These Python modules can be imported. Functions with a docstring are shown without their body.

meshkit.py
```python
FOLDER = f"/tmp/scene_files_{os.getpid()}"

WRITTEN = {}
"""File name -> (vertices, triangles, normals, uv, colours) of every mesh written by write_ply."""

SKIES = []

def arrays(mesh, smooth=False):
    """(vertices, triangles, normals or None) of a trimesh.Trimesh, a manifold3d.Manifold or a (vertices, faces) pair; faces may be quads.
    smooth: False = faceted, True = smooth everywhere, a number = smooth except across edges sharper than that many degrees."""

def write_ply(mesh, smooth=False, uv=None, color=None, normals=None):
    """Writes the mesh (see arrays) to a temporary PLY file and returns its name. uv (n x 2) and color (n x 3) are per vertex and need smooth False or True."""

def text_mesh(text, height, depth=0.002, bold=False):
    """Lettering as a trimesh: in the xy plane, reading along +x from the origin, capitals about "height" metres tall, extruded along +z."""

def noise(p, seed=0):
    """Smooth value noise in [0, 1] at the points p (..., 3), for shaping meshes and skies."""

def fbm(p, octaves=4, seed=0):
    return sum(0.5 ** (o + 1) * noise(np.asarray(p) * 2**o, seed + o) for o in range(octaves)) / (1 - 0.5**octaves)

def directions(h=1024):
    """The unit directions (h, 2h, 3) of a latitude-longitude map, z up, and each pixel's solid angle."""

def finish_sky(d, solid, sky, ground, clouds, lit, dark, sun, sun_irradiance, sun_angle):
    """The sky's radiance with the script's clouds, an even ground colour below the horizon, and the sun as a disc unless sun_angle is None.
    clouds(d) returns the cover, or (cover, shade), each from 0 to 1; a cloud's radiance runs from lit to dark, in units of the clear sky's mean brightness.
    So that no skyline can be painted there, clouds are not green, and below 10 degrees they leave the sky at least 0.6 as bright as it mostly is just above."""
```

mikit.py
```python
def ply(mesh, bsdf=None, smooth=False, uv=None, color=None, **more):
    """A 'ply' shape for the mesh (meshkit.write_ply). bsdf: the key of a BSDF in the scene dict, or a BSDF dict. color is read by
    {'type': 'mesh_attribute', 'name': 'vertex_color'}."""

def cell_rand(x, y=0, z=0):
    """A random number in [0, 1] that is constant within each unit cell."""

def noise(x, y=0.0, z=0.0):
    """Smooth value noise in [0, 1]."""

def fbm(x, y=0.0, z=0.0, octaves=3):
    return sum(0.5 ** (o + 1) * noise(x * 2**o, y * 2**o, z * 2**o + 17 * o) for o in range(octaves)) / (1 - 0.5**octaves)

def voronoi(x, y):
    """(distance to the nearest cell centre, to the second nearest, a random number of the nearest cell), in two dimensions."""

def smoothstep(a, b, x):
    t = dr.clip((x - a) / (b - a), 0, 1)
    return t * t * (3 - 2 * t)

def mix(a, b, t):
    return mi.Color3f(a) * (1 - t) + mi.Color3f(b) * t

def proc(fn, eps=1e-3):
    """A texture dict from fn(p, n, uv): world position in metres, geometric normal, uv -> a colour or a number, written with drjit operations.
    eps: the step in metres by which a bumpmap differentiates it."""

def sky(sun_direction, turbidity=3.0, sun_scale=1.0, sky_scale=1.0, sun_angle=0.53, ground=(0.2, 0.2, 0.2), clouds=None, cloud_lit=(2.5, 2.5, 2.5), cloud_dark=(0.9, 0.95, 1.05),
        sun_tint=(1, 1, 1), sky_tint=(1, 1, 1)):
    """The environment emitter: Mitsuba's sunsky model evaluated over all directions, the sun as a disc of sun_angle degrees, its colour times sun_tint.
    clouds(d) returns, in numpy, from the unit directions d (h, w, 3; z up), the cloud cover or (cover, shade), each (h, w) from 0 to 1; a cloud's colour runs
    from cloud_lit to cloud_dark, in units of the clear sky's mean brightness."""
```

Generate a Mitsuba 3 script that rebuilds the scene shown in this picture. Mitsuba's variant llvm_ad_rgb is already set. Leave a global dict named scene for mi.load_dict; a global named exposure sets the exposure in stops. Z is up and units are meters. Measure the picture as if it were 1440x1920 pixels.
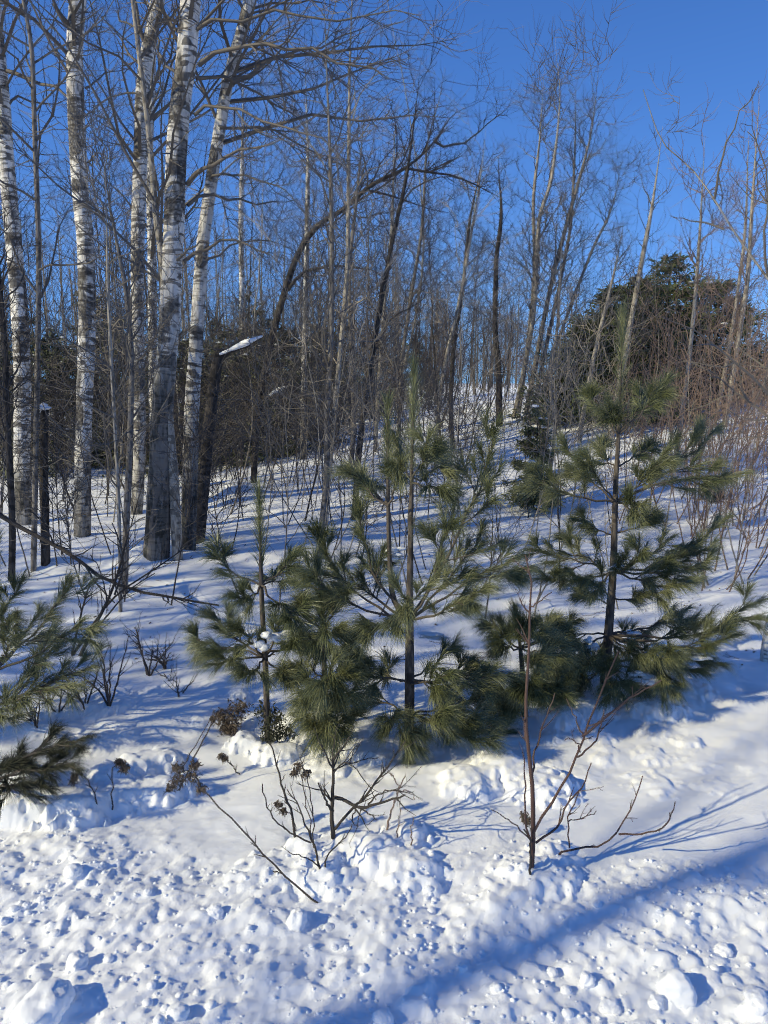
import math
import numpy as np, trimesh, mitsuba as mi, drjit as dr
import mikit, meshkit
from mikit import proc, noise, fbm, smoothstep, mix
from scipy.interpolate import RegularGridInterpolator, PchipInterpolator

T = mi.ScalarTransform4f
scene, labels = {}, {}

# ---------------------------------------------------------------- camera, sun, sky, exposure
EYE, PITCH, F = 1.6, math.radians(9.0), 1450.0
FWD = np.array([0, math.cos(PITCH), -math.sin(PITCH)])
UP = np.array([0, math.sin(PITCH), math.cos(PITCH)])
CAM = np.array([0, 0, EYE])
scene['camera'] = {'type': 'perspective', 'fov_axis': 'x', 'fov': math.degrees(2 * math.atan(720 / F)), 'near_clip': 0.05, 'far_clip': 2000.0,
                   'to_world': T().look_at(origin=CAM.tolist(), target=(CAM + FWD).tolist(), up=[0, 0, 1])}
SUN_EL, SUN_AZ = math.radians(29), np.array([-0.882, -0.471])
SUN = [*(SUN_AZ * math.cos(SUN_EL)), math.sin(SUN_EL)]
scene['sky_light'] = mikit.sky(SUN, turbidity=1.5, ground=(0.3, 0.3, 0.3), sky_tint=(0.58, 0.97, 1.72), sun_tint=(1.02, 1.17, 1.17))
exposure = 1.4

# ---------------------------------------------------------------- materials
def two(b): return {'type': 'twosided', 'bsdf': b}
def rgb(*c): return {'type': 'rgb', 'value': list(c)}

def snow_grain(p, n, uv): return noise(p.x * 420, p.y * 420, p.z * 420) * 0.6 + noise(p.x * 150, p.y * 150, p.z * 150) * 0.8
def snow_tone(p, n, uv): return mix((0.86, 0.875, 0.89), (0.93, 0.93, 0.93), fbm(p.x * 3, p.y * 3, p.z * 3))
scene['mat_snow'] = two({'type': 'bumpmap', 'arbitrary': proc(snow_grain, 8e-4), 'scale': 0.0011,
                         'bsdf': {'type': 'principled', 'base_color': proc(snow_tone), 'roughness': 0.55, 'specular': 0.35}})

def birch(p, n, uv):
    u, v = uv.x, uv.y
    tree = mikit.cell_rand(dr.floor(u * .1 + .02), 3, 1); other = mikit.cell_rand(dr.floor(u * .1 + .02), 5, 2)
    v = v + .15 * noise(u * 3, v * 2) * other
    c = mix((0.72, 0.69, 0.63), (0.54, 0.515, 0.47), smoothstep(.4, .7, fbm(u * 5, v * 2.6)))
    c = c * (0.92 + 0.22 * tree)
    c = mix(c, (0.40, 0.36, 0.31), 0.6 * smoothstep(.55, .75, noise(u * 22, v * 16)))
    dash = smoothstep(.62, .72, noise(u * (3 + 4 * tree), v * (30 + 22 * other))) * smoothstep(.3, .55, noise(u * 3 + 7, v * 5))
    c = mix(c, (0.07, 0.06, 0.05), 0.85 * dash)
    c = mix(c, (0.10, 0.088, 0.075), 0.75 * smoothstep(.68, .76, noise(u * 6 + 50, v * 85)))
    scar = smoothstep(.635, .68, fbm(u * 2.6 + 3, v * 2.2) + .06 * (other - .5)) + smoothstep(.67, .72, fbm(u * 2.0 + 31, v * (7 + 7 * other)))
    c = mix(c, (0.05, 0.043, 0.037), dr.clip(scar, 0, 1) * (0.6 + 0.4 * noise(u * 30, v * 60)))
    low = smoothstep(1.15, 0.0, v + 0.8 * (fbm(u * 4 + 9, v * 3) - .5))
    fur = mix((0.135, 0.12, 0.105), (0.025, 0.026, 0.022), smoothstep(.40, .58, .6 * noise(u * 24 + .7 * noise(u * 8, v * 9), v * 3.2) + .4 * noise(u * 40, v * 16)))
    return mix(c, fur, 0.9 * low)
def birch_h(p, n, uv):
    return smoothstep(.7, .78, noise(uv.x * 7, uv.y * 52)) * -0.6 + fbm(uv.x * 14, uv.y * 9) * 1.0
scene['mat_birch'] = two({'type': 'bumpmap', 'arbitrary': proc(birch_h, 2e-3), 'scale': 0.012, 'bsdf': {'type': 'principled', 'base_color': proc(birch), 'roughness': 0.75, 'specular': 0.3}})

def bark_fn(a, b, su=14, sv=22):
    def f(p, n, uv):
        c = mix(a, b, smoothstep(.3, .7, fbm(uv.x * su, uv.y * sv)))
        return mix(c, tuple(0.35 * x for x in b), 0.7 * smoothstep(.68, .76, noise(uv.x * 5, uv.y * 34)))
    return f
scene['mat_grey_bark'] = two({'type': 'principled', 'base_color': proc(bark_fn((.25, .225, .195), (.13, .115, .10))), 'roughness': 0.8, 'specular': 0.3})
scene['mat_tan_bark'] = two({'type': 'principled', 'base_color': proc(bark_fn((.40, .36, .30), (.22, .195, .16))), 'roughness': 0.7, 'specular': 0.35})
scene['mat_dark_bark'] = two({'type': 'principled', 'base_color': proc(bark_fn((.085, .073, .063), (.042, .037, .032))), 'roughness': 0.85, 'specular': 0.2})
scene['mat_red_bark'] = two({'type': 'principled', 'base_color': proc(bark_fn((.23, .15, .11), (.13, .085, .065))), 'roughness': 0.6, 'specular': 0.4})
scene['mat_stem'] = two({'type': 'principled', 'base_color': proc(bark_fn((.125, .072, .055), (.065, .040, .033), 8, 40)), 'roughness': 0.6, 'specular': 0.35})
scene['mat_pine_bark'] = two({'type': 'principled', 'base_color': proc(bark_fn((.15, .125, .10), (.075, .062, .052), 10, 30)), 'roughness': 0.8, 'specular': 0.25})
scene['mat_twig'] = two({'type': 'principled', 'base_color': rgb(.135, .117, .098), 'roughness': 0.65, 'specular': 0.35})
scene['mat_twig_dark'] = two({'type': 'principled', 'base_color': rgb(.07, .058, .05), 'roughness': 0.7, 'specular': 0.3})
scene['mat_twig_red'] = two({'type': 'principled', 'base_color': rgb(.21, .145, .11), 'roughness': 0.6, 'specular': 0.4})
scene['mat_twig_tan'] = two({'type': 'principled', 'base_color': rgb(.27, .23, .185), 'roughness': 0.65, 'specular': 0.35})
def needle_tone(p, n, uv): return mix((0.105, 0.120, 0.052), (0.195, 0.203, 0.100), smoothstep(.35, .65, fbm(p.x * 7, p.y * 7, p.z * 7)))
scene['mat_needle'] = two({'type': 'principled', 'base_color': proc(needle_tone), 'roughness': 0.42, 'specular': 0.55})
def conifer_tone(p, n, uv): return mix((0.045, 0.056, 0.024), (0.105, 0.112, 0.048), smoothstep(.35, .65, fbm(p.x * 3, p.y * 3, p.z * 3)))
scene['mat_conifer'] = two({'type': 'principled', 'base_color': proc(conifer_tone), 'roughness': 0.5, 'specular': 0.35})
def cedar_tone(p, n, uv): return mix((0.050, 0.066, 0.028), (0.105, 0.120, 0.052), smoothstep(.35, .65, fbm(p.x * 3, p.y * 3, p.z * 3)))
scene['mat_cedar'] = two({'type': 'principled', 'base_color': proc(cedar_tone), 'roughness': 0.5, 'specular': 0.35})
scene['mat_dead_needle'] = two({'type': 'principled', 'base_color': rgb(.042, .045, .025), 'roughness': 0.6, 'specular': 0.3})
def dry_tone(p, n, uv): return mix((0.17, 0.132, 0.095), (0.065, 0.05, 0.037), noise(p.x * 60, p.y * 60, p.z * 60))
scene['mat_dry'] = two({'type': 'principled', 'base_color': proc(dry_tone), 'roughness': 0.8, 'specular': 0.2})

# ---------------------------------------------------------------- helpers
counts = {}
def numbered(name):
    k = counts.get(name, 0); counts[name] = k + 1
    return name if k == 0 else f'{name}_{k:03d}'
def thing(name, label, cat, group=None):
    key = numbered(name); labels[key] = {'label': label, 'category': cat}
    if group: labels[key]['group'] = group
    return key
def put(key, mesh, bsdf, smooth=False, uv=None, to_world=None):
    scene[key] = mikit.ply(mesh, bsdf, smooth=smooth, uv=uv)
    if to_world is not None: scene[key]['to_world'] = to_world
    return key
def part(parent, name, mesh, bsdf, smooth=False, uv=None, label=None, kind=None):
    key = numbered(parent + '__' + name)
    put(key, mesh, bsdf, smooth, uv)
    if label or kind: labels[key] = {k: v for k, v in (('label', label), ('kind', kind)) if v}
    return key

def unit(v): return v / np.maximum(np.linalg.norm(v, axis=-1, keepdims=True), 1e-9)
def ray(px, py): return FWD + np.array([1.0, 0, 0]) * (px - 720) / F + UP * (960 - py) / F
def at_y(px, py, y):
    r = ray(px, py); return CAM + r * (y / r[1])
def scale_at(y, z=1.0): return (y * math.cos(PITCH) + (EYE - z) * math.sin(PITCH)) / F     # metres per photo pixel

def resample(P, K):
    P = np.asarray(P, float); s = np.r_[0, np.cumsum(np.linalg.norm(np.diff(P, axis=0), axis=1))]
    return PchipInterpolator(s, P)(np.linspace(0, s[-1], K)), s / s[-1]

def tubes(P, R, sides=3):
    """(vertices, quads as triangles) of N polylines P (N,K,3) with radii R (N,K)."""
    N, K, _ = P.shape
    t = unit(np.gradient(P, axis=1)); main = unit(P[:, -1] - P[:, 0])[:, None]
    ref = np.where(np.abs(main[..., 2:3]) < .8, [0, 0, 1.0], [1.0, 0.15, 0])
    a = unit(np.cross(t, np.broadcast_to(ref, t.shape))); b = np.cross(t, a)
    ang = np.arange(sides) * 2 * np.pi / sides + .4
    V = P[:, :, None] + R[:, :, None, None] * (a[:, :, None] * np.cos(ang)[:, None] + b[:, :, None] * np.sin(ang)[:, None])
    n, k, s = np.meshgrid(np.arange(N), np.arange(K - 1), np.arange(sides), indexing='ij')
    i = lambda kk, ss: ((n * K + kk) * sides + ss % sides).ravel()
    A, B, C, D = i(k, s), i(k, s + 1), i(k + 1, s + 1), i(k + 1, s)
    return V.reshape(-1, 3), np.vstack([np.stack([A, B, C], 1), np.stack([A, C, D], 1)])
def join(ms):
    at, V, Fs = 0, [], []
    for v, f in ms:
        V.append(v); Fs.append(f + at); at += len(v)
    return np.vstack(V), np.vstack(Fs)

def trunk_mesh(P, R, sides, seed, v0=0.0, rough=.06, rng=None):
    """One trunk with caps: (v, f), uv (u = turns + seed, v = metres along)."""
    P, R = np.asarray(P, float), np.asarray(R, float); K = len(P)
    t = unit(np.gradient(P, axis=0)); a = unit(np.cross(t, [0.2, -1.0, 0.1])); b = np.cross(t, a)
    ang = np.linspace(0, 2 * np.pi, sides + 1) + np.pi / 2           # the seam looks away from the open side
    s = np.r_[0, np.cumsum(np.linalg.norm(np.diff(P, axis=0), axis=1))]
    rr = R[:, None] * np.ones(sides + 1)
    if rough:
        q = np.stack(np.broadcast_arrays(np.cos(ang)[None] * 1.2 + seed * 5.1, np.sin(ang)[None] * 1.2, s[:, None] * 3.0), -1)
        rr = rr * (1 + rough * 2 * (meshkit.fbm(q, 3) - .5)); rr[:, -1] = rr[:, 0]
    V = P[:, None] + rr[..., None] * (a[:, None] * np.cos(ang)[:, None] + b[:, None] * np.sin(ang)[:, None])
    uv = np.stack(np.broadcast_arrays(np.linspace(0, 1, sides + 1)[None] + seed * 10.0, s[:, None] + v0), -1)
    k, m = np.meshgrid(np.arange(K - 1), np.arange(sides), indexing='ij'); w = sides + 1
    A, B, C, D = (k * w + m).ravel(), (k * w + m + 1).ravel(), ((k + 1) * w + m + 1).ravel(), ((k + 1) * w + m).ravel()
    f = np.vstack([np.stack([A, C, B], 1), np.stack([A, D, C], 1)])
    V = np.vstack([V.reshape(-1, 3), P[-1]]); uv = np.vstack([uv.reshape(-1, 2), [seed * 10.0, s[-1]]])
    c = np.arange(sides) + (K - 1) * w
    f = np.vstack([f, np.stack([c, np.full(sides, len(V) - 1), c + 1], 1)])
    return (V, f), uv

def grow(rng, P, R, n, t=(.3, 1), ang=(35, 60), ratio=(.35, .6), rr=.55, rtip=.0012, up=.25, wig=.16, K=5, length=None, rmin=.0022):
    """n children of the polylines P, as (n,K,3) and radii (n,K)."""
    N, Kp, _ = P.shape
    L = np.linalg.norm(np.diff(P, axis=1), axis=2).sum(1)
    idx = rng.choice(N, n, p=L / L.sum())
    s = rng.uniform(*t, n) * (Kp - 1) * .999; i = s.astype(int); fr = (s - i)[:, None]
    pos = P[idx, i] * (1 - fr) + P[idx, i + 1] * fr
    rad = R[idx, i] * (1 - fr[:, 0]) + R[idx, i + 1] * fr[:, 0]
    tan = unit(P[idx, i + 1] - P[idx, i])
    perp = unit(np.cross(tan, rng.normal(size=(n, 3))))
    a = np.radians(rng.uniform(*ang, n))[:, None]
    d = np.cos(a) * tan + np.sin(a) * perp
    ln = (L[idx] * rng.uniform(*ratio, n) * (1.1 - .6 * s / (Kp - 1))) if length is None else rng.uniform(*length, n)
    pts = [pos]
    for k in range(K - 1):
        pts.append(pts[-1] + d * (ln / (K - 1))[:, None])
        d = unit(d + wig * rng.normal(size=(n, 3)) + np.array([0, 0, up / (K - 1)]))
    r0 = np.maximum(np.minimum(np.minimum(rad * .8, rr * rad + .0006), .003 + .009 * ln), rmin)
    u = np.linspace(0, 1, K)
    return np.stack(pts, 1), r0[:, None] * (1 - u) + np.minimum(rtip, r0)[:, None] * u

# ---------------------------------------------------------------- the snow ground
def step_axis(lo, hi, step, g, end_lo, end_hi):
    core = list(np.arange(lo, hi, step)); x, s, up = core[-1], step, []
    while x < end_hi: s *= g; x += s; up.append(x)
    x, s, dn = lo, step, []
    while x > end_lo: s *= g; x -= s; dn.append(x)
    return np.array(dn[::-1] + core + up)
XS = step_axis(-1.7, 1.85, .0085, 1.036, -450, 450)
YS = np.r_[step_axis(1.5, 3.0, .0085, 1.02, 1.2, 450)]
YS = np.r_[[-60, -30, -15, -8, -4, -2, -1, -.3, .3, .7, 1.0, 1.15], YS[YS > 1.22]]
def sstep(a, b, x):
    t = np.clip((x - a) / (b - a), 0, 1); return t * t * (3 - 2 * t)
def terrain(x, y):
    rise = 1.15 * sstep(6.0, 20.0, y) * sstep(-5.5, 3.5, x) + 0.55 * sstep(4.5, 15, y) * sstep(1.0, 8.0, x)
    far = 0.5 * sstep(30, 90, y) + 2.0 * sstep(90, 400, np.hypot(x, y))
    roll = .16 * (meshkit.fbm(np.stack([x * .45, y * .45, x * 0 + 3.3], -1), 3) - .5) * sstep(2.2, 4.0, y)
    q = np.stack([x * 1.5 - y * .5, y * 2.1, x * 0 + 8.1], -1)
    soft = .075 * (meshkit.fbm(q, 3, 5) - .5) * sstep(1.6, 3.2, y)
    return rise + far + roll + soft
GX, GY = np.meshgrid(XS, YS, indexing='ij')
Z = terrain(GX, GY)
rng = np.random.default_rng(11)
def patch(x, y, r):
    return slice(*np.searchsorted(XS, [x - r, x + r])), slice(*np.searchsorted(YS, [y - r, y + r]))
WX = meshkit.noise(np.stack([GX * 42, GY * 42, GX * 0], -1), 3) - .5
WY = meshkit.noise(np.stack([GX * 42, GY * 42, GX * 0 + 5], -1), 4) - .5
def clod(x, y, r, h, sharp=.75, warp=.7):
    a, b = patch(x, y, 1.5 * r)
    if a.stop - a.start < 2 or b.stop - b.start < 2: return
    d2 = ((GX[a, b] - x + warp * r * WX[a, b]) ** 2 + (GY[a, b] - y + warp * r * WY[a, b]) ** 2) / r ** 2
    base = Z[a, b].mean() - .1 * h
    f = np.clip(1 - d2, 0, 1) ** sharp
    Z[a, b] = np.maximum(Z[a, b], Z[a, b] * (1 - f) + (base + h) * f)
def mound(x, y, r, h, ry=None):
    a, b = patch(x, y, 3 * max(r, ry or r))
    Z[a, b] += h * np.exp(-((GX[a, b] - x) ** 2 / r ** 2 + (GY[a, b] - y) ** 2 / (ry or r) ** 2))
def flat_ground(px, py, z=0.0):
    r = ray(px, py); return CAM + r * ((z - EYE) / r[2])
def debris(x, y): return sstep(2.66, 2.30, y + .08 * x + .45 * (meshkit.fbm(np.stack([x * 2, y * 2, x * 0], -1), 3, 9) - .5))
DB = debris(GX, GY)
NEAR = sstep(7.0, 3.5, GY) * (1 - DB)
q = np.stack([GX * 9 - GY * 4, GY * 15, GX * 0 + 2.2], -1)
Z += NEAR * (.016 * (meshkit.fbm(q, 3, 12) - .5) + .007 * (meshkit.fbm(q * 3.1, 2, 13) - .5) * sstep(.42, .62, meshkit.noise(np.stack([GX * 2.2, GY * 2.2, GX * 0], -1), 19)))
Z += sstep(12, 5, GY) * sstep(2.6, 3.4, GY) * .05 * (meshkit.fbm(np.stack([GX * 2.6 - GY, GY * 3.6, GX * 0 + 4], -1), 3, 23) - .5)
Z += .06 * DB * (meshkit.fbm(np.stack([GX * 5, GY * 5, GX * 0], -1), 3, 2) - .5)
def ridged(f, seed): return 1 - np.abs(2 * meshkit.noise(np.stack([GX * f + 3 * WX, GY * f + 3 * WY, GX * 0 + seed], -1), seed) - 1)
# soft clods along the edge of the bank and around the pines
for _ in range(90):
    x, y = rng.uniform(-1.9, 2.4), rng.uniform(2.9, 3.9)
    w = meshkit.noise(np.array([[x * 1.3, y * 1.3, 1.0]]), 6)[0]
    if w > .45: clod(x, y, rng.uniform(.05, .13), rng.uniform(.008, .024), 1.1, .7)
for px, py, r, h in ((640, 1590, .07, .06), (600, 1640, .09, .06), (700, 1610, .08, .07), (760, 1580, .07, .05), (570, 1600, .06, .05), (770, 1640, .09, .05), (1010, 1650, .10, .05), (1035, 1610, .07, .03),
                     (940, 1450, .10, .07), (1010, 1480, .12, .06), (880, 1480, .1, .05), (1055, 1355, .09, .07), (1100, 1330, .1, .06), (1230, 1330, .12, .06), (1290, 1300, .1, .05),
                     (180, 1475, .09, .09), (90, 1520, .11, .10), (40, 1520, .1, .1), (235, 1500, .1, .08), (250, 1450, .08, .08), (300, 1440, .08, .06), (150, 1530, .1, .08), (20, 1470, .1, .06),
                     (310, 1490, .09, .06), (60, 1480, .08, .08), (560, 1370, .09, .07), (470, 1400, .08, .09), (520, 1420, .08, .06), (450, 1310, .05, .08), (200, 1330, .12, .06), (110, 1340, .1, .06),
                     (200, 1480, .07, .06), (640, 1400, .12, .04), (700, 1420, .1, .03), (500, 1640, .1, .03)):
    g = flat_ground(px, py); clod(g[0], g[1], r * 1.3, h * .95, .7, .5)
for px, py, r, h in ((275, 1045, .22, .14), (440, 945, .35, .22), (130, 1055, .2, .08), (85, 1065, .15, .08), (155, 1010, .2, .05), (300, 1045, .3, .05), (850, 870, .4, .12), (960, 840, .4, .1)):
    g = flat_ground(px, py); mound(g[0], g[1], r, h)
# trodden and wind-marked dimples further back
for _ in range(260):
    x, y = rng.uniform(-5, 6), rng.uniform(3.4, 12)
    mound(x, y, rng.uniform(.05, .16), -rng.uniform(.01, .04) if rng.random() < .65 else rng.uniform(.01, .04), rng.uniform(.05, .16))
for px, py in ((292, 1042), (154, 1010), (48, 985), (255, 965), (352, 1035), (370, 1018), (333, 1048), (86, 1068), (766, 1402), (1132, 1302), (500, 1388), (62, 1075), (590, 1080), (664, 975), (232, 1120)):
    g = flat_ground(px, py); mound(g[0], g[1], .13, -.05)
for px, py in ((625, 1572), (997, 1628), (601, 1634), (1036, 1616), (553, 1570), (211, 1532)):
    g = flat_ground(px, py); mound(g[0], g[1], .022, -.03)
# the crumbled snow thrown up by the plough
Z += DB * (.011 * ridged(38, 1) * meshkit.noise(np.stack([GX * 9, GY * 9, GX * 0], -1), 31) + .008 * (meshkit.fbm(np.stack([GX * 45, GY * 45, GX * 0], -1), 2, 21) - .5) + .006 * ridged(70, 2))
from scipy.spatial import cKDTree
from scipy.ndimage import gaussian_filter
ci, cj = patch(0.1, 2.0, 1.75)
cx, cy, dbm = GX[ci, cj], GY[ci, cj], DB[ci, cj]
facet = 0
for cell, amp, tilt, sd in ((.060, .008, .16, 51), (.030, .007, .25, 52), (.017, .006, .36, 53)):
    q = np.random.default_rng(sd); m = int(3.7 * 2.4 / cell ** 2)
    c = np.stack([q.uniform(-1.8, 2.0, m), q.uniform(1.0, 3.3, m)], 1); a = q.random(m) ** 2 * amp; g = q.normal(size=(m, 2)) * tilt
    xy = np.stack([cx + .35 * cell * WX[ci, cj] * 2, cy + .35 * cell * WY[ci, cj] * 2], -1)
    dd, ii = cKDTree(c).query(xy, k=2)
    edge = np.clip((dd[..., 1] - dd[..., 0]) / (.35 * cell), 0, 1)
    k = ii[..., 0]; pl = a[k] + ((xy - c[k]) * g[k]).sum(-1) * .8
    facet = facet + np.clip(pl, -amp, 1.6 * amp) * (.45 + .55 * edge)
Z[ci, cj] += gaussian_filter(facet, .55) * dbm * (.35 + .9 * meshkit.fbm(np.stack([cx * 2.2, cy * 2.2, cx * 0 + 9], -1), 3, 61))
n = 8000
bx, by = rng.uniform(-1.7, 1.9, n), rng.uniform(1.2, 2.75, n)
keep = debris(bx, by) * (.3 + 1.3 * meshkit.fbm(np.stack([bx * 2.5, by * 2.5, bx * 0], -1), 2, 14)) > rng.uniform(.2, 1.0, n)
sz = .0045 + .016 * rng.random(n) ** 4.0
sz += np.where((by < 2.2) & (rng.random(n) < .035), rng.uniform(.012, .028, n), 0)
for x, y, r in zip(bx[keep], by[keep], sz[keep]): clod(x, y, r * 1.25, r * rng.uniform(.3, .75), rng.uniform(.5, 1.1), 1.1)
soft = gaussian_filter(Z[ci, cj], .7); fine = np.stack([cx * 60, cy * 60, cx * 0 + 1], -1)
Z[ci, cj] = Z[ci, cj] * (1 - dbm * .5) + soft * dbm * .5 + dbm * .0085 * (meshkit.fbm(fine, 2, 71) - .5)
# a line of old tracks
for k in range(16):
    g = flat_ground(418 + 5 * k + 9 * (k % 2), 1235 - 13 * k); mound(g[0], g[1], .035, -.035, .05)
ground_at = RegularGridInterpolator((XS, YS), Z, bounds_error=False, fill_value=0.0)
def gz(x, y): return float(ground_at([[x, y]])[0])
def ground(px, py):
    """The point of the snow seen at a pixel of the photograph."""
    r = ray(px, py); t, dt = 1.2, .02
    while t < 300:
        p = CAM + r * t
        if p[2] < gz(p[0], p[1]): return np.array([p[0], p[1], gz(p[0], p[1])])
        dt = max(.02, .012 * t); t += dt
    return p
nx, ny = len(XS), len(YS)
I, J = np.meshgrid(np.arange(nx - 1), np.arange(ny - 1), indexing='ij')
q = (I * ny + J).ravel()
gf = np.vstack([np.stack([q, q + ny, q + ny + 1], 1), np.stack([q, q + ny + 1, q + 1], 1)])
put('snow_ground', (np.stack([GX, GY, Z], -1).reshape(-1, 3), gf), 'mat_snow', smooth=True)
labels['snow_ground'] = {'label': 'snow covering the clearing and the rising ground behind', 'kind': 'structure'}

# ---------------------------------------------------------------- snow chunks
def chunk_mesh(seed, sub=2, tall=1.0, rough=.5):
    m = trimesh.creation.icosphere(sub, 1.0); v = np.array(m.vertices)
    d = .45 + 1.1 * rough * meshkit.fbm(v * 1.2 + seed * 7.3, 3, seed) + .28 * meshkit.fbm(v * 2.8 + seed, 3, seed + 1)
    v = v * (d / d.mean())[:, None] * [1, .9, .78 * tall]
    return v, m.faces
def place_chunk(key, ply, x, y, r, sink=.35):
    scene[key] = {**ply, 'to_world': T().translate([x, y, gz(x, y) + r * (.78 - 2 * .78 * sink)]).rotate([0, 0, 1], float(rng.uniform(0, 360))).rotate([1, 0, 0], float(rng.uniform(-14, 14))).scale([r, r, r])}
special = [(557, 1735, .062, 1.75, 'tall pointed cone of snow standing left of the long shadow'), (1265, 1868, .088, 1.15, 'largest angular block of snow in the lower right corner'),
           (85, 1918, .125, .9, 'biggest rounded lump of snow at the bottom left corner'), (335, 1915, .050, 1.0, 'round snow lump at the bottom edge right of the biggest lump'),
           (718, 1918, .052, 1.0, 'snow lump at the bottom edge below the end of the long shadow'), (405, 1722, .045, 1.15, 'snow lump left of the tall pointed cone'), (137, 1652, .052, 1.0, 'snow lump sitting by itself near the left edge of the crumbled snow'),
           (1357, 1782, .042, 1.0, 'rounded snow ball near the right edge above the angular block'), (1100, 1850, .040, 1.1, 'upright snow lump left of the largest angular block'), (1142, 1890, .046, .95, 'flat snow lump in front of the upright one left of the angular block'),
           (1418, 1900, .070, 1.0, 'large snow lump cut by the right edge at the bottom'), (1230, 1890, .038, 1.0, 'snow lump touching the front of the largest angular block'), (145, 1818, .055, 1.2, 'snow lump above the biggest rounded lump at lower left')]
for i, (px, py, r, tall, text) in enumerate(special):
    g = flat_ground(px, py); key = numbered('snow_chunk'); labels[key] = {'label': text, 'category': 'snow chunk'}
    place_chunk(key, mikit.ply(chunk_mesh(40 + i, 3, tall, .75), 'mat_snow', smooth=True), g[0], g[1], r * .56, .34)
variants = [mikit.ply(chunk_mesh(i, 2, .8 + .07 * (i % 5)), 'mat_snow', smooth=True) for i in range(12)]
cand = []
while len(cand) < 282:
    x, y = rng.uniform(-1.4, 1.7), rng.uniform(1.55, 2.6)
    if debris(np.array([x]), np.array([y]))[0] * rng.uniform(.6, 1.3) > .5 and abs(x) < .35 + .46 * y: cand.append((x, y, (.005 + .012 * rng.random() ** 3.0)))
for i, (x, y, r) in enumerate(cand):
    key = numbered('snow_chunk'); labels[key] = {'label': 'small snow chunk ' + ('beyond' if y > 1.75 + .53 * (x + .1) else 'before') + ' the long shadow, ' + ('left third' if x / y < -.2 else 'right third' if x / y > .2 else 'middle') + (' of the bank, far rim' if y > 2.25 else ' of the bank, close by' if y < 1.95 else ' of the bank'), 'category': 'snow chunk', 'group': 'small chunks of crumbled snow'}
    place_chunk(key, variants[i % 12], x, y, r, .32)
crumbs = []
base_v, base_f = chunk_mesh(77, 1, 1.0, 1.2)
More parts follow.
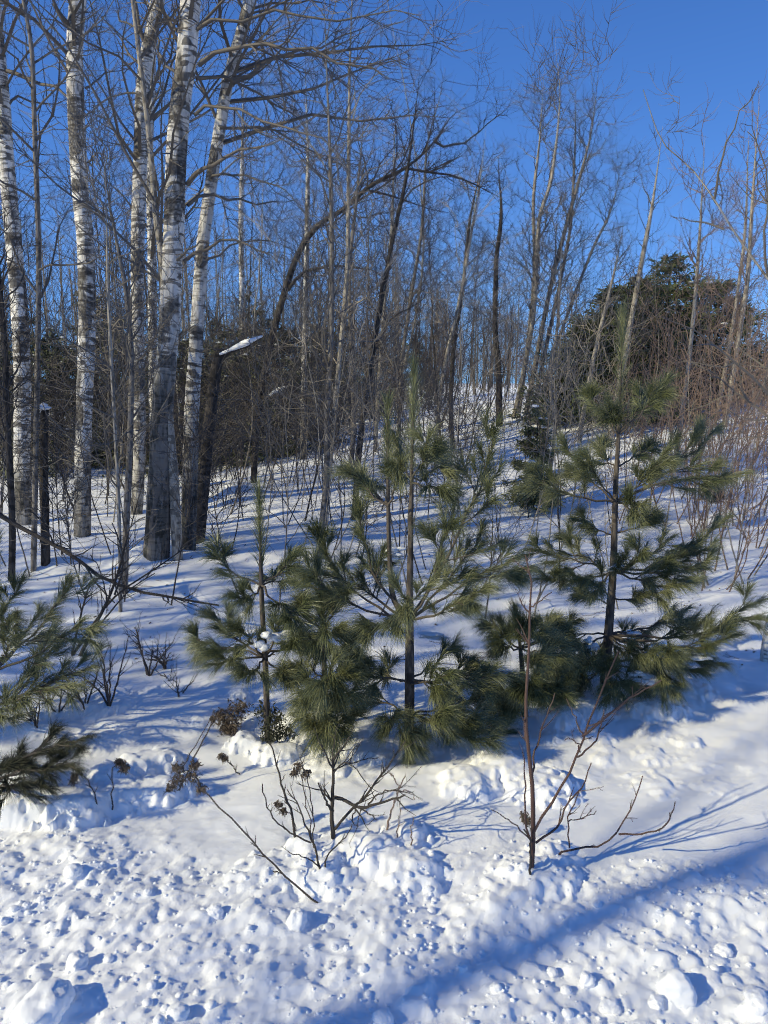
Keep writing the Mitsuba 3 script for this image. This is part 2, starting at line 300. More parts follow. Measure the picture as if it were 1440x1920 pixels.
for _ in range(1600):
    x, y = rng.uniform(-1.5, 1.8), rng.uniform(1.5, 2.85)
    if debris(np.array([x]), np.array([y]))[0] > rng.uniform(.2, 1):
        r = .0025 + .0045 * rng.random() ** 2; a = rng.uniform(0, 6.28); c, s = math.cos(a), math.sin(a)
        crumbs.append((base_v @ np.array([[c, s, 0], [-s, c, 0], [0, 0, 1]]) * r + [x, y, gz(x, y) + .25 * r], base_f))
put('snow_crumbs', join(crumbs), 'mat_snow', smooth=True)
labels['snow_crumbs'] = {'label': 'loose crumbs of snow strewn over the ploughed bank', 'category': 'snow', 'kind': 'stuff'}

def where(x, y):
    px = 720 + F * x / y
    side = next(t for lim, t in ((110, 'by the trees of the left edge'), (215, 'behind the straight white-barked tree'), (330, 'around the thickest white-barked tree'), (430, 'behind the leaning broken trunk'), (545, 'behind the small bare-stemmed pine'),
                                 (655, 'behind the bushy olive pine'), (830, 'behind the pine with two tops'), (960, 'right of the pine with two tops'), (1100, 'below the clump of slender birches'), (1e9, 'around the right-hand pine')) if px < lim)
    return side + (', near' if y < 9 else ', halfway back' if y < 14 else ', far back')
# ---------------------------------------------------------------- bare trees
def px_trunk(pts, y, w, extend=0.0, K=40, lean=None, ydrift=0.0):
    """A trunk through photo pixels (base first) standing at depth y; w: widths in pixels at base, middle and top. Returns P, R."""
    n = len(pts); P = np.array([at_y(px, py, y + ydrift * i / max(n - 1, 1)) for i, (px, py) in enumerate(pts)])
    P[0, 2] = gz(P[0, 0], P[0, 1]) - .06
    if extend: 
        d = unit(P[-1] - P[-2]); d[2] = abs(d[2]); P = np.vstack([P, P[-1] + d * extend * .5 + [0, 0, .1], P[-1] + unit(d + [0, 0, .5]) * extend])
    Q, _ = resample(P, K)
    tail = np.clip((1 - np.linspace(0, 1, K)) / .3, .10, 1) ** .8 if w[-1] < 13 else 1
    mid = scale_at(y); wd = tail * np.interp(np.linspace(0, 1, K), np.linspace(0, 1, len(w)), w) * mid / 2
    return Q, wd
def bare_tree(name, label, cat, P, R, seed, mat='mat_grey_bark', twig='mat_twig', limbs=8, branches=40, twigs=260, lt=(.35, .98), lang=(35, 62), lratio=(.12, .24), manual=(), group=None, sides=12,
              v0=0.0, up=.35, wig=.16, rough=.06, tlen=(.16, .42), split=True, blen=None, rmin=.0024):
    rng = np.random.default_rng(seed)
    key = thing(name, label, cat, group)
    m, uv = trunk_mesh(P, R, sides, seed % 97, v0, rough)
    part(key, 'trunk', m, mat, True, uv)
    LP, LR = grow(rng, P[None], R[None], max(limbs, 1), lt, lang, lratio, .45, .003, up, wig * 1.35, 9, rmin=.004)
    if not limbs: LP, LR = LP[:0], LR[:0]
    if len(manual): 
        MP = np.array([resample(q, 9)[0] for q, _ in manual]); MR = np.array([r * np.linspace(1, .12, 9) ** .85 for _, r in manual])
        MP[:, 1:-1] += rng.normal(size=MP[:, 1:-1].shape) * np.minimum(.032, .014 * np.linalg.norm(MP[:, -1:] - MP[:, :1], axis=2, keepdims=True))
        LP, LR = np.vstack([MP, LP]), np.vstack([MR, LR])
    ms = []
    if split:
        for i in range(len(LP)): part(key, 'limb', tubes(LP[i:i + 1], LR[i:i + 1], 6), mat if LR[i, 0] > .02 and mat != 'mat_birch' else twig, True)
    elif len(LP): ms.append(tubes(LP, LR, 4))
    SP, SR = np.concatenate([LP, P[None, -9 * 4::4][:, -9:]], 0) if len(P) >= 36 else LP, np.concatenate([LR, R[None, -36::4][:, -9:]], 0) if len(P) >= 36 else LR
    if branches:
        BP, BR = grow(rng, SP, SR, branches, (.15, 1), (30, 65), (.3, .6), .6, .002, up * .8, wig * 1.1, 6, length=blen, rmin=rmin)
        ms.append(tubes(BP, BR, 3))
        if twigs:
            KP, KR = grow(rng, BP, BR, twigs, (.1, 1), (30, 70), (.3, .6), .7, .0014, up * .6, wig * 1.5, 5, length=tlen, rmin=rmin * .8)
            ms.append(tubes(KP, KR, 3))
    if ms: part(key, 'twigs', join(ms), twig, False, kind='stuff')
    return key
def base_y(px, py): return ground(px, py)[1]
def limb(pts, y0, y1, wpx):
    n = len(pts); P = np.array([at_y(px, py, y0 + (y1 - y0) * i / (n - 1)) for i, (px, py) in enumerate(pts)])
    return P, wpx * scale_at(y0) / 2

# the five white-barked trees on the left, with the dead snag among them
yD = base_y(292, 1040); yB = base_y(155, 1008); yA = base_y(46, 985); yC = base_y(255, 965); yE = base_y(350, 1035)
P, R = px_trunk([(292, 1042), (300, 900), (303, 800), (310, 700), (318, 600), (322, 500), (327, 400), (330, 300), (338, 200), (350, 100), (358, -20)], yD, (50, 40, 36, 36, 34, 33, 30, 11), 3.5, 60)
bare_tree('aspen_tree', 'thickest white-barked tree with a dark furrowed foot, centre of the left stand', 'tree', P, R, 101, 'mat_birch', limbs=5, branches=110, twigs=900, v0=-1.3, sides=20, lt=(.5, .95), manual=[
    limb([(372, 122), (430, 100), (470, 90), (560, 92), (650, 120), (730, 148)], yD, yD - .6, 9), limb([(368, 147), (410, 146), (480, 170), (540, 215), (600, 235)], yD, yD + .8, 7),
    limb([(352, 345), (375, 320), (410, 298), (470, 283), (535, 258)], yD, yD - .9, 9), limb([(352, 385), (395, 368), (440, 372), (500, 382), (560, 372)], yD, yD + .5, 7),
    limb([(345, 490), (385, 462), (430, 450), (480, 460), (530, 500)], yD, yD - .4, 7), limb([(330, 135), (300, 105), (290, 60), (250, 20)], yD, yD + .4, 6),
    limb([(366, 215), (410, 200), (480, 215), (560, 250), (640, 300)], yD, yD - 1.2, 6), limb([(362, 60), (420, 40), (500, 22), (600, 40), (700, 20), (790, 30)], yD, yD - .5, 7)])
P, R = px_trunk([(154, 1010), (157, 800), (163, 600), (160, 450), (150, 350), (142, 200), (140, 100), (146, 0), (150, -40)], yB, (31, 29, 30, 29, 28, 26, 23, 12), 3.5, 60)
bare_tree('aspen_tree', 'white-barked tree with black scars, straight trunk second from the left edge', 'tree', P, R, 102, 'mat_birch', limbs=4, branches=46, twigs=330, lt=(.5, .98), sides=18, manual=[
    limb([(132, 52), (122, 40), (105, 15), (92, -20)], yB, yB - .2, 13), limb([(160, 165), (180, 150), (215, 130), (250, 133)], yB, yB + .4, 4), limb([(165, 305), (180, 290), (210, 300)], yB, yB - .4, 4)])
P, R = px_trunk([(48, 985), (42, 850), (42, 700), (34, 550), (22, 420), (12, 300), (4, 180), (-6, 80), (-14, -20)], yA, (32, 30, 29, 26, 24, 21, 11), 3.0, 56)
bare_tree('aspen_tree', 'white-barked tree leaning out at the left edge', 'tree', P, R, 103, 'mat_birch', limbs=6, branches=50, twigs=380, lt=(.45, .95), sides=16, manual=[
    limb([(2, 130), (45, 145), (100, 160), (150, 200), (170, 240)], yA, yA - .4, 8), limb([(12, 205), (40, 185), (85, 195), (140, 175)], yA, yA + .4, 5)])
P, R = px_trunk([(255, 965), (262, 800), (258, 600), (258, 450), (263, 300), (268, 160), (282, 70), (302, -30)], yC, (22, 22, 24, 24, 24, 19, 9), 3.0, 56)
bare_tree('aspen_tree', 'pale trunk standing just behind the thickest white-barked tree', 'tree', P, R, 104, 'mat_birch', limbs=4, branches=46, twigs=330, lt=(.5, .95), sides=16, manual=[
    limb([(262, 120), (240, 100), (215, 60), (190, 40)], yC, yC + .4, 5), limb([(275, 90), (262, 50), (250, 0), (240, -40)], yC, yC - .2, 9)])
y = yC + 2.2
P, R = px_trunk([(292, 930), (287, 760), (285, 600), (284, 450), (280, 320), (284, 180), (290, 60)], y, (17, 15, 15, 12, 6), 1.5, 50)
bare_tree('aspen_tree', 'slim white trunk half hidden between two thicker ones', 'tree', P, R, 105, 'mat_birch', limbs=5, branches=30, twigs=180, sides=12)
P, R = px_trunk([(352, 1035), (356, 900), (360, 760), (368, 640), (374, 540), (380, 460), (398, 330), (412, 240), (428, 150), (450, 70), (472, -20)], yE + .25, (30, 28, 25, 22, 20, 18, 15, 8), 2.5, 60)
bare_tree('aspen_tree', 'crooked white tree leaning right at its top, right of the thickest', 'tree', P, R, 106, 'mat_birch', limbs=5, branches=80, twigs=650, lt=(.5, .97), sides=16, v0=-.6, manual=[
    limb([(430, 150), (480, 130), (530, 95), (590, 88), (660, 60), (700, 40)], yE, yE + .5, 7), limb([(412, 240), (470, 235), (540, 262), (610, 300), (680, 310)], yE, yE + .2, 6),
    limb([(398, 330), (450, 330), (520, 350), (570, 400)], yE, yE - .5, 5), limb([(376, 500), (400, 480), (440, 455), (500, 450), (550, 470)], yE, yE + .6, 5)])
yL = base_y(370, 1018)
P, R = px_trunk([(370, 1018), (382, 900), (392, 800), (400, 730), (408, 680), (418, 655)], yL, (27, 24, 22, 20), 0, 40)
k = bare_tree('dead_trunk', 'leaning broken trunk whose splintered top carries a slab of snow', 'dead tree', P, R, 107, 'mat_dark_bark', limbs=2, branches=10, twigs=20, sides=14, lt=(.3, .8), manual=[
    limb([(415, 668), (440, 655), (465, 645), (490, 634)], yL, yL - .2, 14)])
yS = base_y(330, 1048)
P, R = px_trunk([(333, 1048), (326, 900), (316, 780), (312, 640), (307, 520), (292, 400), (280, 260), (263, 120), (246, -20)], yS - .1, (21, 18, 14, 11, 8, 6, 3), 1.5, 50)
bare_tree('grey_sapling', 'smooth tan-grey stem crossing in front of the thickest white-barked tree', 'tree', P, R, 108, 'mat_tan_bark', limbs=5, branches=40, twigs=220, sides=12, rough=.03, lt=(.35, .95), manual=[
    limb([(320, 640), (335, 630), (352, 618), (370, 612)], yS, yS - .2, 7), limb([(308, 505), (325, 495), (350, 470), (390, 452)], yS, yS - .3, 7)])
yF = base_y(85, 1068)
P, R = px_trunk([(86, 1068), (84, 960), (82, 850), (84, 768)], yF, (18, 16, 15, 14), 0, 30)
bare_tree('dead_trunk', 'short snapped trunk with a cap of snow on its broken top', 'dead tree', P, R, 109, 'mat_dark_bark', limbs=0, branches=0, twigs=0, sides=12)
yG = base_y(62, 1072)
P, R = px_trunk([(62, 1075), (66, 900), (70, 700), (72, 450), (65, 250), (60, 100), (40, -20)], yG, (11, 10, 9, 7, 4), 1.5, 46)
bare_tree('grey_sapling', 'thin grey sapling beside the snapped trunk at the left', 'tree', P, R, 110, 'mat_grey_bark', limbs=8, branches=50, twigs=280, sides=9, lt=(.35, .95))
# snow caught on the dead wood
def snow_slab(label, pts, y0, y1, r, seed, cat='snow'):
    P = np.array([at_y(px, py, y0 + (y1 - y0) * i / (len(pts) - 1)) for i, (px, py) in enumerate(pts)]); P, _ = resample(P, 12)
    u = np.linspace(0, 1, 12); R = r * (np.sin(np.pi * np.clip(.04 + u * .92, 0, 1)) ** .35) * (.55 + .9 * meshkit.noise(np.stack([u * 5, u * 0, u * 0 + seed], -1), seed))
    key = thing('snow_patch', label, cat); m, uv = trunk_mesh(P, R, 10, seed, 0, .25); put(key, m, 'mat_snow', True, None)
    return key
snow_slab('slab of snow lying along the splintered top of the leaning broken trunk', [(412, 664), (440, 652), (465, 641), (492, 630)], yL - .06, yL - .24, .026, 5)
snow_slab('cap of snow on top of the short snapped trunk', [(83, 770), (83, 764), (85, 757)], yF, yF, .05, 6)

# leaning and slender trees in the middle
y = base_y(478, 905)
P, R = px_trunk([(476, 905), (482, 800), (500, 680), (530, 560), (562, 470), (600, 420), (640, 395), (700, 345), (760, 315), (815, 265), (850, 215), (900, 190), (955, 150)], y, (12, 12, 13, 12, 10, 8, 6, 3, 1.5), 0, 60)
bare_tree('leaning_tree', 'dark leaning tree whose trunk bows over to the right', 'tree', P, R, 111, 'mat_dark_bark', 'mat_twig_dark', limbs=8, branches=80, twigs=560, sides=12, lt=(.5, .97), manual=[
    limb([(492, 745), (515, 744), (540, 731), (570, 716)], y - .1, y - .4, 9), limb([(540, 545), (565, 515), (600, 500), (660, 500), (720, 520)], y, y - .4, 7), limb([(815, 265), (860, 270), (900, 245), (950, 205)], y, y - .3, 5), limb([(760, 315), (830, 330), (900, 350), (960, 390)], y, y + .3, 5)])
snow_slab('strip of snow lying on a side branch of the dark leaning tree', [(505, 742), (520, 732), (545, 722)], y - .32, y - .36, .024, 7)
for pts, yb, w, mat, tw, lab, sd in [
    ([(568, 862), (570, 700), (573, 560), (576, 420), (577, 280), (574, 180)], None, (12, 10, 9, 5), 'mat_birch', 'mat_twig', 'slim white birch between the leaning tree and the saplings', 112),
    ([(455, 830), (456, 700), (454, 560), (452, 430), (454, 300), (456, 160)], None, (12, 11, 9, 5), 'mat_birch', 'mat_twig', 'slim white birch left of the bowed dark trunk', 113),
    ([(590, 1080), (604, 980), (613, 880), (614, 760), (622, 600), (622, 420), (618, 260), (612, 120)], None, (13, 11, 9, 7, 4), 'mat_grey_bark', 'mat_twig', 'straight grey sapling rising behind the tall pine of the middle', 114),
    ([(606, 985), (625, 800), (640, 640), (652, 480), (654, 300), (656, 120), (660, 0)], None, (12, 9, 7, 4), 'mat_tan_bark', 'mat_twig_tan', 'pale sapling that crosses the straight grey one', 115),
    ([(664, 975), (680, 790), (696, 680), (716, 560), (736, 450), (762, 330), (780, 200)], None, (12, 10, 9, 7, 3), 'mat_dark_bark', 'mat_twig_dark', 'dark slanting sapling left of the double-topped pine', 116),
    ([(655, 900), (663, 760), (658, 640), (655, 520), (668, 380), (680, 250)], None, (10, 9, 7, 3), 'mat_grey_bark', 'mat_twig', 'short grey sapling just left of the dark slanting one', 117),
    ([(703, 850), (712, 700), (722, 560), (735, 420), (740, 260)], None, (8, 7, 6, 3), 'mat_tan_bark', 'mat_twig_tan', 'pale thin sapling right of the dark slanting one', 118),
    ([(936, 800), (935, 700), (928, 600), (930, 500), (940, 400), (935, 320)], None, (13, 11, 9, 7, 3), 'mat_dark_bark', 'mat_twig_dark', 'dark-trunked tree with a rounded crown at the crest of the slope', 119),
    ([(852, 845), (845, 760), (850, 660), (868, 540), (880, 420), (900, 320)], None, (9, 8, 6, 3), 'mat_dark_bark', 'mat_twig_dark', 'dark thin tree left of the dark-trunked tree on the crest', 120),
    ([(1262, 885), (1278, 780), (1290, 690), (1303, 560), (1312, 440), (1318, 330)], None, (9, 8, 6, 3), 'mat_tan_bark', 'mat_twig_red', 'pale tan birch sapling left of the orange one at the right', 121),
    ([(1340, 790), (1360, 690), (1380, 570), (1398, 420), (1402, 300)], None, (9, 7, 5, 3), 'mat_tan_bark', 'mat_twig_red', 'tan sapling between the pale one and the orange one at the right', 122),
    ([(1358, 800), (1375, 700), (1390, 600), (1402, 520), (1412, 360), (1420, 240)], None, (11, 9, 6, 3), 'mat_tan_bark', 'mat_twig_red', 'orange-tan sapling lit by the sun near the right edge', 123),
    ([(1140, 830), (1165, 700), (1185, 590), (1205, 480), (1222, 390), (1235, 300)], None, (11, 10, 8, 3), 'mat_tan_bark', 'mat_twig', 'light birch stem behind the leader of the right-hand pine', 124),
    ([(1085, 830), (1100, 740), (1120, 640), (1140, 560), (1160, 470)], None, (9, 8, 6, 3), 'mat_tan_bark', 'mat_twig', 'light forked stem in front of the big dark evergreen', 125),
    ([(1015, 940), (1040, 800), (1032, 720), (1046, 600), (1052, 480)], None, (7, 6, 5, 2), 'mat_tan_bark', 'mat_twig_tan', 'wavy pale stem left of the right-hand pine', 126),
    ([(232, 1120), (238, 950), (245, 780), (246, 660), (238, 560), (222, 470), (205, 380)], None, (15, 12, 10, 8, 4), 'mat_grey_bark', 'mat_twig', 'grey sapling with an arm at shoulder height, left of the thickest tree', 127),
    ([(225, 1150), (224, 1000), (218, 850), (210, 700), (203, 560), (200, 420)], None, (8, 7, 6, 3), 'mat_tan_bark', 'mat_twig', 'tan sapling next to the grey one with an arm', 128),
    ([(20, 1090), (22, 950), (14, 800), (8, 640), (-4, 480)], None, (13, 12, 10, 7), 'mat_dark_bark', 'mat_twig_dark', 'dark thin trunk close to the left edge', 129),
    ([(748, 830), (752, 700), (770, 560), (792, 420), (800, 280), (825, 180)], None, (8, 7, 5, 3), 'mat_grey_bark', 'mat_twig', 'grey sapling behind the pine with two tops', 130),
    ([(815, 860), (832, 700), (862, 560), (885, 430), (905, 300)], None, (8, 7, 5, 3), 'mat_tan_bark', 'mat_twig_tan', 'pale slanting sapling right of the pine with two tops', 131)]:
    y = base_y(*pts[0]); P, R = px_trunk(pts, y, w, .5, 44)
    tall = np.linalg.norm(P[-1] - P[0])
    bare_tree('birch_sapling' if mat in ('mat_birch', 'mat_tan_bark') else 'grey_sapling' if mat == 'mat_grey_bark' else 'dark_sapling', lab, 'tree', P, R, sd, mat, tw,
              limbs=10, branches=44, twigs=200, sides=9, lt=(.28, .97), lang=(22, 48), lratio=(.12, .26), rough=.04, up=.6, split=False, blen=(.25 + .02 * tall, .5 + .05 * tall), tlen=(.15 + .01 * tall, .3 + .03 * tall), rmin=.0022 + .0002 * y)
# the clump of slender grey birches right of the middle
y0 = base_y(970, 785)
for i, (pts, w) in enumerate([([(962, 785), (985, 680), (1003, 560), (1010, 420), (1035, 330), (1050, 180), (1042, 90)], (10, 9, 8, 5, 2)), ([(985, 790), (1010, 650), (1032, 540), (1060, 430), (1085, 340), (1110, 240), (1122, 130)], (10, 9, 8, 5, 2)),
                              ([(972, 780), (990, 640), (1002, 500), (1000, 380), (1012, 260), (1020, 140)], (8, 7, 6, 2)), ([(1000, 790), (1022, 660), (1052, 520), (1072, 400), (1078, 280), (1080, 150)], (8, 7, 5, 2)),
                              ([(1008, 795), (1040, 660), (1075, 560), (1110, 470), (1150, 380), (1165, 300)], (8, 6, 5, 2))]):
    P, R = px_trunk(pts, y0 + .25 * i, w, .2, 44)
    bare_tree('birch_sapling', ('slender light birch with the tallest top in the clump against open sky', 'slender birch on the right of the clump, its fork against open sky', 'slender grey birch on the left of the clump against open sky',
                       'straight slender birch in the middle of the clump against open sky', 'slender birch arching outward on the right of the clump')[i], 'tree', P, R, 140 + i, 'mat_grey_bark' if i % 2 else 'mat_tan_bark', 'mat_twig',
              limbs=14, branches=75, twigs=270, sides=8, lt=(.25, .97), lang=(14, 34), lratio=(.14, .3), rough=.04, up=.8, split=False, blen=(.4, 1.0), tlen=(.25, .6), rmin=.0062)
# the sapling that reaches in from beyond the right edge
Pb = np.array([[2.75, 3.6, 0], [2.70, 3.62, .6], [2.5, 3.62, 1.15], at_y(1445, 530, 3.6), at_y(1380, 440, 3.6), at_y(1340, 375, 3.58), at_y(1290, 310, 3.6), at_y(1240, 265, 3.55), at_y(1222, 215, 3.55), at_y(1206, 168, 3.5)])
Pb[0, 2] = gz(*Pb[0, :2]) - .05
P, _ = resample(Pb, 40); R = np.interp(np.linspace(0, 1, 40), [0, .45, 1], [.022, .0085, .0016])
bare_tree('arching_sapling', 'tan bare sapling arching in over the right edge against the sky', 'tree', P, R, 151, 'mat_tan_bark', 'mat_twig', limbs=0, branches=16, twigs=26, sides=8, rough=.02, blen=(.03, .16), tlen=(.015, .05), rmin=.0014, manual=[
    limb([(1340, 372), (1345, 335), (1368, 265), (1398, 195), (1425, 155)], 3.58, 3.4, 5), limb([(1358, 430), (1330, 420), (1300, 415), (1255, 404)], 3.6, 3.7, 4), limb([(1440, 520), (1432, 470), (1442, 400), (1420, 280), (1412, 190)], 3.6, 3.4, 5)])
g = ground(1438, 1243)
P = np.array([g - [0, 0, .05], at_y(1444, 1190, g[1]), at_y(1462, 1120, g[1]), at_y(1500, 900, g[1]), at_y(1540, 600, g[1]), at_y(1570, 250, g[1])]); P, _ = resample(P, 40)
bare_tree('birch_sapling', 'birch stem rooted at the right edge and leaning out of view', 'tree', P, np.linspace(.042, .01, 40), 152, 'mat_birch', limbs=6, branches=30, twigs=120, sides=12, v0=1.0)

# ---------------------------------------------------------------- saplings that fill the wood
rng = np.random.default_rng(5)
def sapling(x, y, h, r, lean, seed, name, label, group, mat, twig, limbs=10, branches=45, twigs=230, up=.5, cat='tree', lang=(22, 50)):
    q = np.random.default_rng(seed); z = gz(x, y); K = 40; u = np.linspace(0, 1, K)[:, None]
    bend = q.normal(size=2) * .06 * h
    P = np.array([x, y, z - .05]) + u * [lean[0] * h, lean[1] * h, h] + np.sin(u * np.pi * q.uniform(.6, 1.6)) * [bend[0], bend[1], 0]
    P[1:-1, :2] += np.cumsum(q.normal(size=(K - 2, 2)) * .004 * h / 4, axis=0)
    R = r * (1 - .94 * np.linspace(0, 1, K) ** .9)
    d = math.hypot(x, y)
    return bare_tree(name, label, cat, P, R, seed, mat, twig, limbs=limbs, branches=branches, twigs=twigs, sides=7, lt=(.22, .97), lang=lang, lratio=(.12, .28), up=up, split=False, group=group, rough=.04,
                     blen=(.2 + .03 * h, .45 + .07 * h), tlen=(.14 + .02 * h, .3 + .04 * h), rmin=.0012 + .00017 * d)
kinds = [('mat_grey_bark', 'mat_twig', 'grey_sapling', 'thin grey bare sapling in the thicket behind the front trees', 'grey saplings of the thicket'),
         ('mat_dark_bark', 'mat_twig_dark', 'dark_sapling', 'thin dark bare sapling in the thicket behind the front trees', 'dark saplings of the thicket'),
         ('mat_tan_bark', 'mat_twig_tan', 'birch_sapling', 'thin pale bare sapling in the thicket behind the front trees', 'pale saplings of the thicket'),
         ('mat_birch', 'mat_twig', 'slim_birch', 'slim white birch trunk deep in the thicket', 'slim white birches of the thicket')]
i = 0
while i < 92:
    y = 8.5 + 17.5 * rng.random() ** .8; px = rng.uniform(-60, 1010); x = (px - 720) / F * y
    if px > 820 and y < 12 and rng.random() < .8: continue
    k = kinds[rng.choice(4, p=[.32, .46, .16, .06])]
    top = rng.choice([rng.uniform(.10, .30), rng.uniform(.25, .55)], p=[.65, .35]) if px < 760 else rng.uniform(.12, .30)      # how far above the eye its top reaches, per metre of distance
    if px > 1060: top *= .7
    h = EYE - gz(x, y) + y * top
    sapling(x, y, h, (.006 + .0022 * h) * rng.uniform(.7, 1.3), rng.normal(size=2) * .07 + [.04, 0], 1000 + i, k[2], k[3].replace('in the thicket behind the front trees', where(x, y)).replace('deep in the thicket', where(x, y)), k[4], k[0], k[1], branches=34, twigs=150); i += 1
i = 0
while i < 84:
    y = rng.uniform(5.2, 13.5); px = rng.uniform(470, 1190); x = (px - 720) / F * y
    k = ('grey_sapling', 'dark_sapling', 'birch_sapling')[i % 3]
    sapling(x, y, rng.uniform(1.2, 3.2) + (.5 if px < 700 else 0), .0065, rng.normal(size=2) * .09 + [.05, 0], 5000 + i, k, ('very thin grey whip of a sapling on the open snowy slope', 'very thin dark whip of a sapling on the open snowy slope', 'very thin pale whip of a sapling on the open snowy slope')[i % 3].replace('on the open snowy slope', where(x, y)),
            ('grey whips on the open slope', 'dark whips on the open slope', 'pale whips on the open slope')[i % 3], ('mat_grey_bark', 'mat_dark_bark', 'mat_tan_bark')[i % 3], ('mat_twig', 'mat_twig_dark', 'mat_twig_tan')[i % 3], limbs=6, branches=12, twigs=34, up=.6, lang=(18, 45)); i += 1
# low brush on the left and middle floor
i = 0
while i < 62:
    y = rng.uniform(5.2, 15); px = rng.uniform(-40, 900); x = (px - 720) / F * y
    if px > 560 and rng.random() < .35: continue
    sapling(x, y, rng.uniform(.7, 2.4), .007, rng.normal(size=2) * .12, 2000 + i, 'forest_shrub', 'low bare shrub on the snow ' + where(x, y), 'bare shrubs under the wood', 'mat_twig_dark' if i % 3 else 'mat_twig', 'mat_twig_dark' if i % 3 else 'mat_twig',
            limbs=8, branches=22, twigs=60, up=.3, cat='shrub', lang=(25, 60)); i += 1
i = 0
while i < 52:
    y = rng.uniform(9.5, 17); px = rng.uniform(-60, 620); x = (px - 720) / F * y
    sapling(x, y, rng.uniform(1.3, 3.0), .009, rng.normal(size=2) * .12, 6000 + i, 'forest_shrub', 'tangled dark bare shrub ' + where(x, y), 'tangled dark shrubs between the trunks', 'mat_twig_dark', 'mat_twig_dark' if i % 3 else 'mat_twig',
            limbs=11, branches=38, twigs=120, up=.4, cat='shrub', lang=(20, 60)); i += 1
# red-brown brush on the right
i = 0
while i < 125:
    px, py = rng.uniform(1160, 1470), 790 + 320 * rng.random() ** .8
    if py > 1000 and px < 1290: continue
    g = ground(px, py); h = rng.uniform(.10, .36) * g[1] * .75 + .5
    sapling(g[0], g[1], h, .0045 + .0013 * h, rng.normal(size=2) * .10 + [.05, 0], 3000 + i, 'red_stem_sapling', '%s whippy sapling in the brush on the right slope, %s' % ('red-brown' if i % 3 else 'tan', 'low' if g[1] < 7.5 else 'halfway up' if g[1] < 11 else 'high up') + (' beside the right-hand pine' if px < 1300 else ' towards the right edge'), 'red-brown saplings on the right slope', 'mat_red_bark' if i % 3 else 'mat_tan_bark', 'mat_twig_red',
            limbs=5, branches=7, twigs=12, up=1.1, cat='sapling', lang=(12, 30)); i += 1
i = 0
while i < 13:
    y = rng.uniform(20, 27); px = rng.uniform(1330, 1600); x = (px - 720) / F * y
    sapling(x, y, rng.uniform(.8, 2.1), .012, rng.normal(size=2) * .1, 4000 + i, 'brown_shrub', 'reddish brown bare shrub on the crest at the right', 'reddish brown shrubs on the crest', 'mat_red_bark', 'mat_twig_red', limbs=12, branches=32, twigs=90, up=.5, cat='shrub'); i += 1

i = 0
while i < 34:
    y = rng.uniform(18, 26); px = rng.uniform(640, 1010); x = (px - 720) / F * y
    sapling(x, y, rng.uniform(1.3, 3.2), .014, rng.normal(size=2) * .1, 4500 + i, 'brown_shrub', 'brown bare shrub on the crest behind the pines of the middle', 'brown shrubs on the crest behind the middle', 'mat_twig_dark', 'mat_twig_red' if i % 2 else 'mat_twig_dark', limbs=14, branches=50, twigs=170, up=.5, cat='shrub'); i += 1

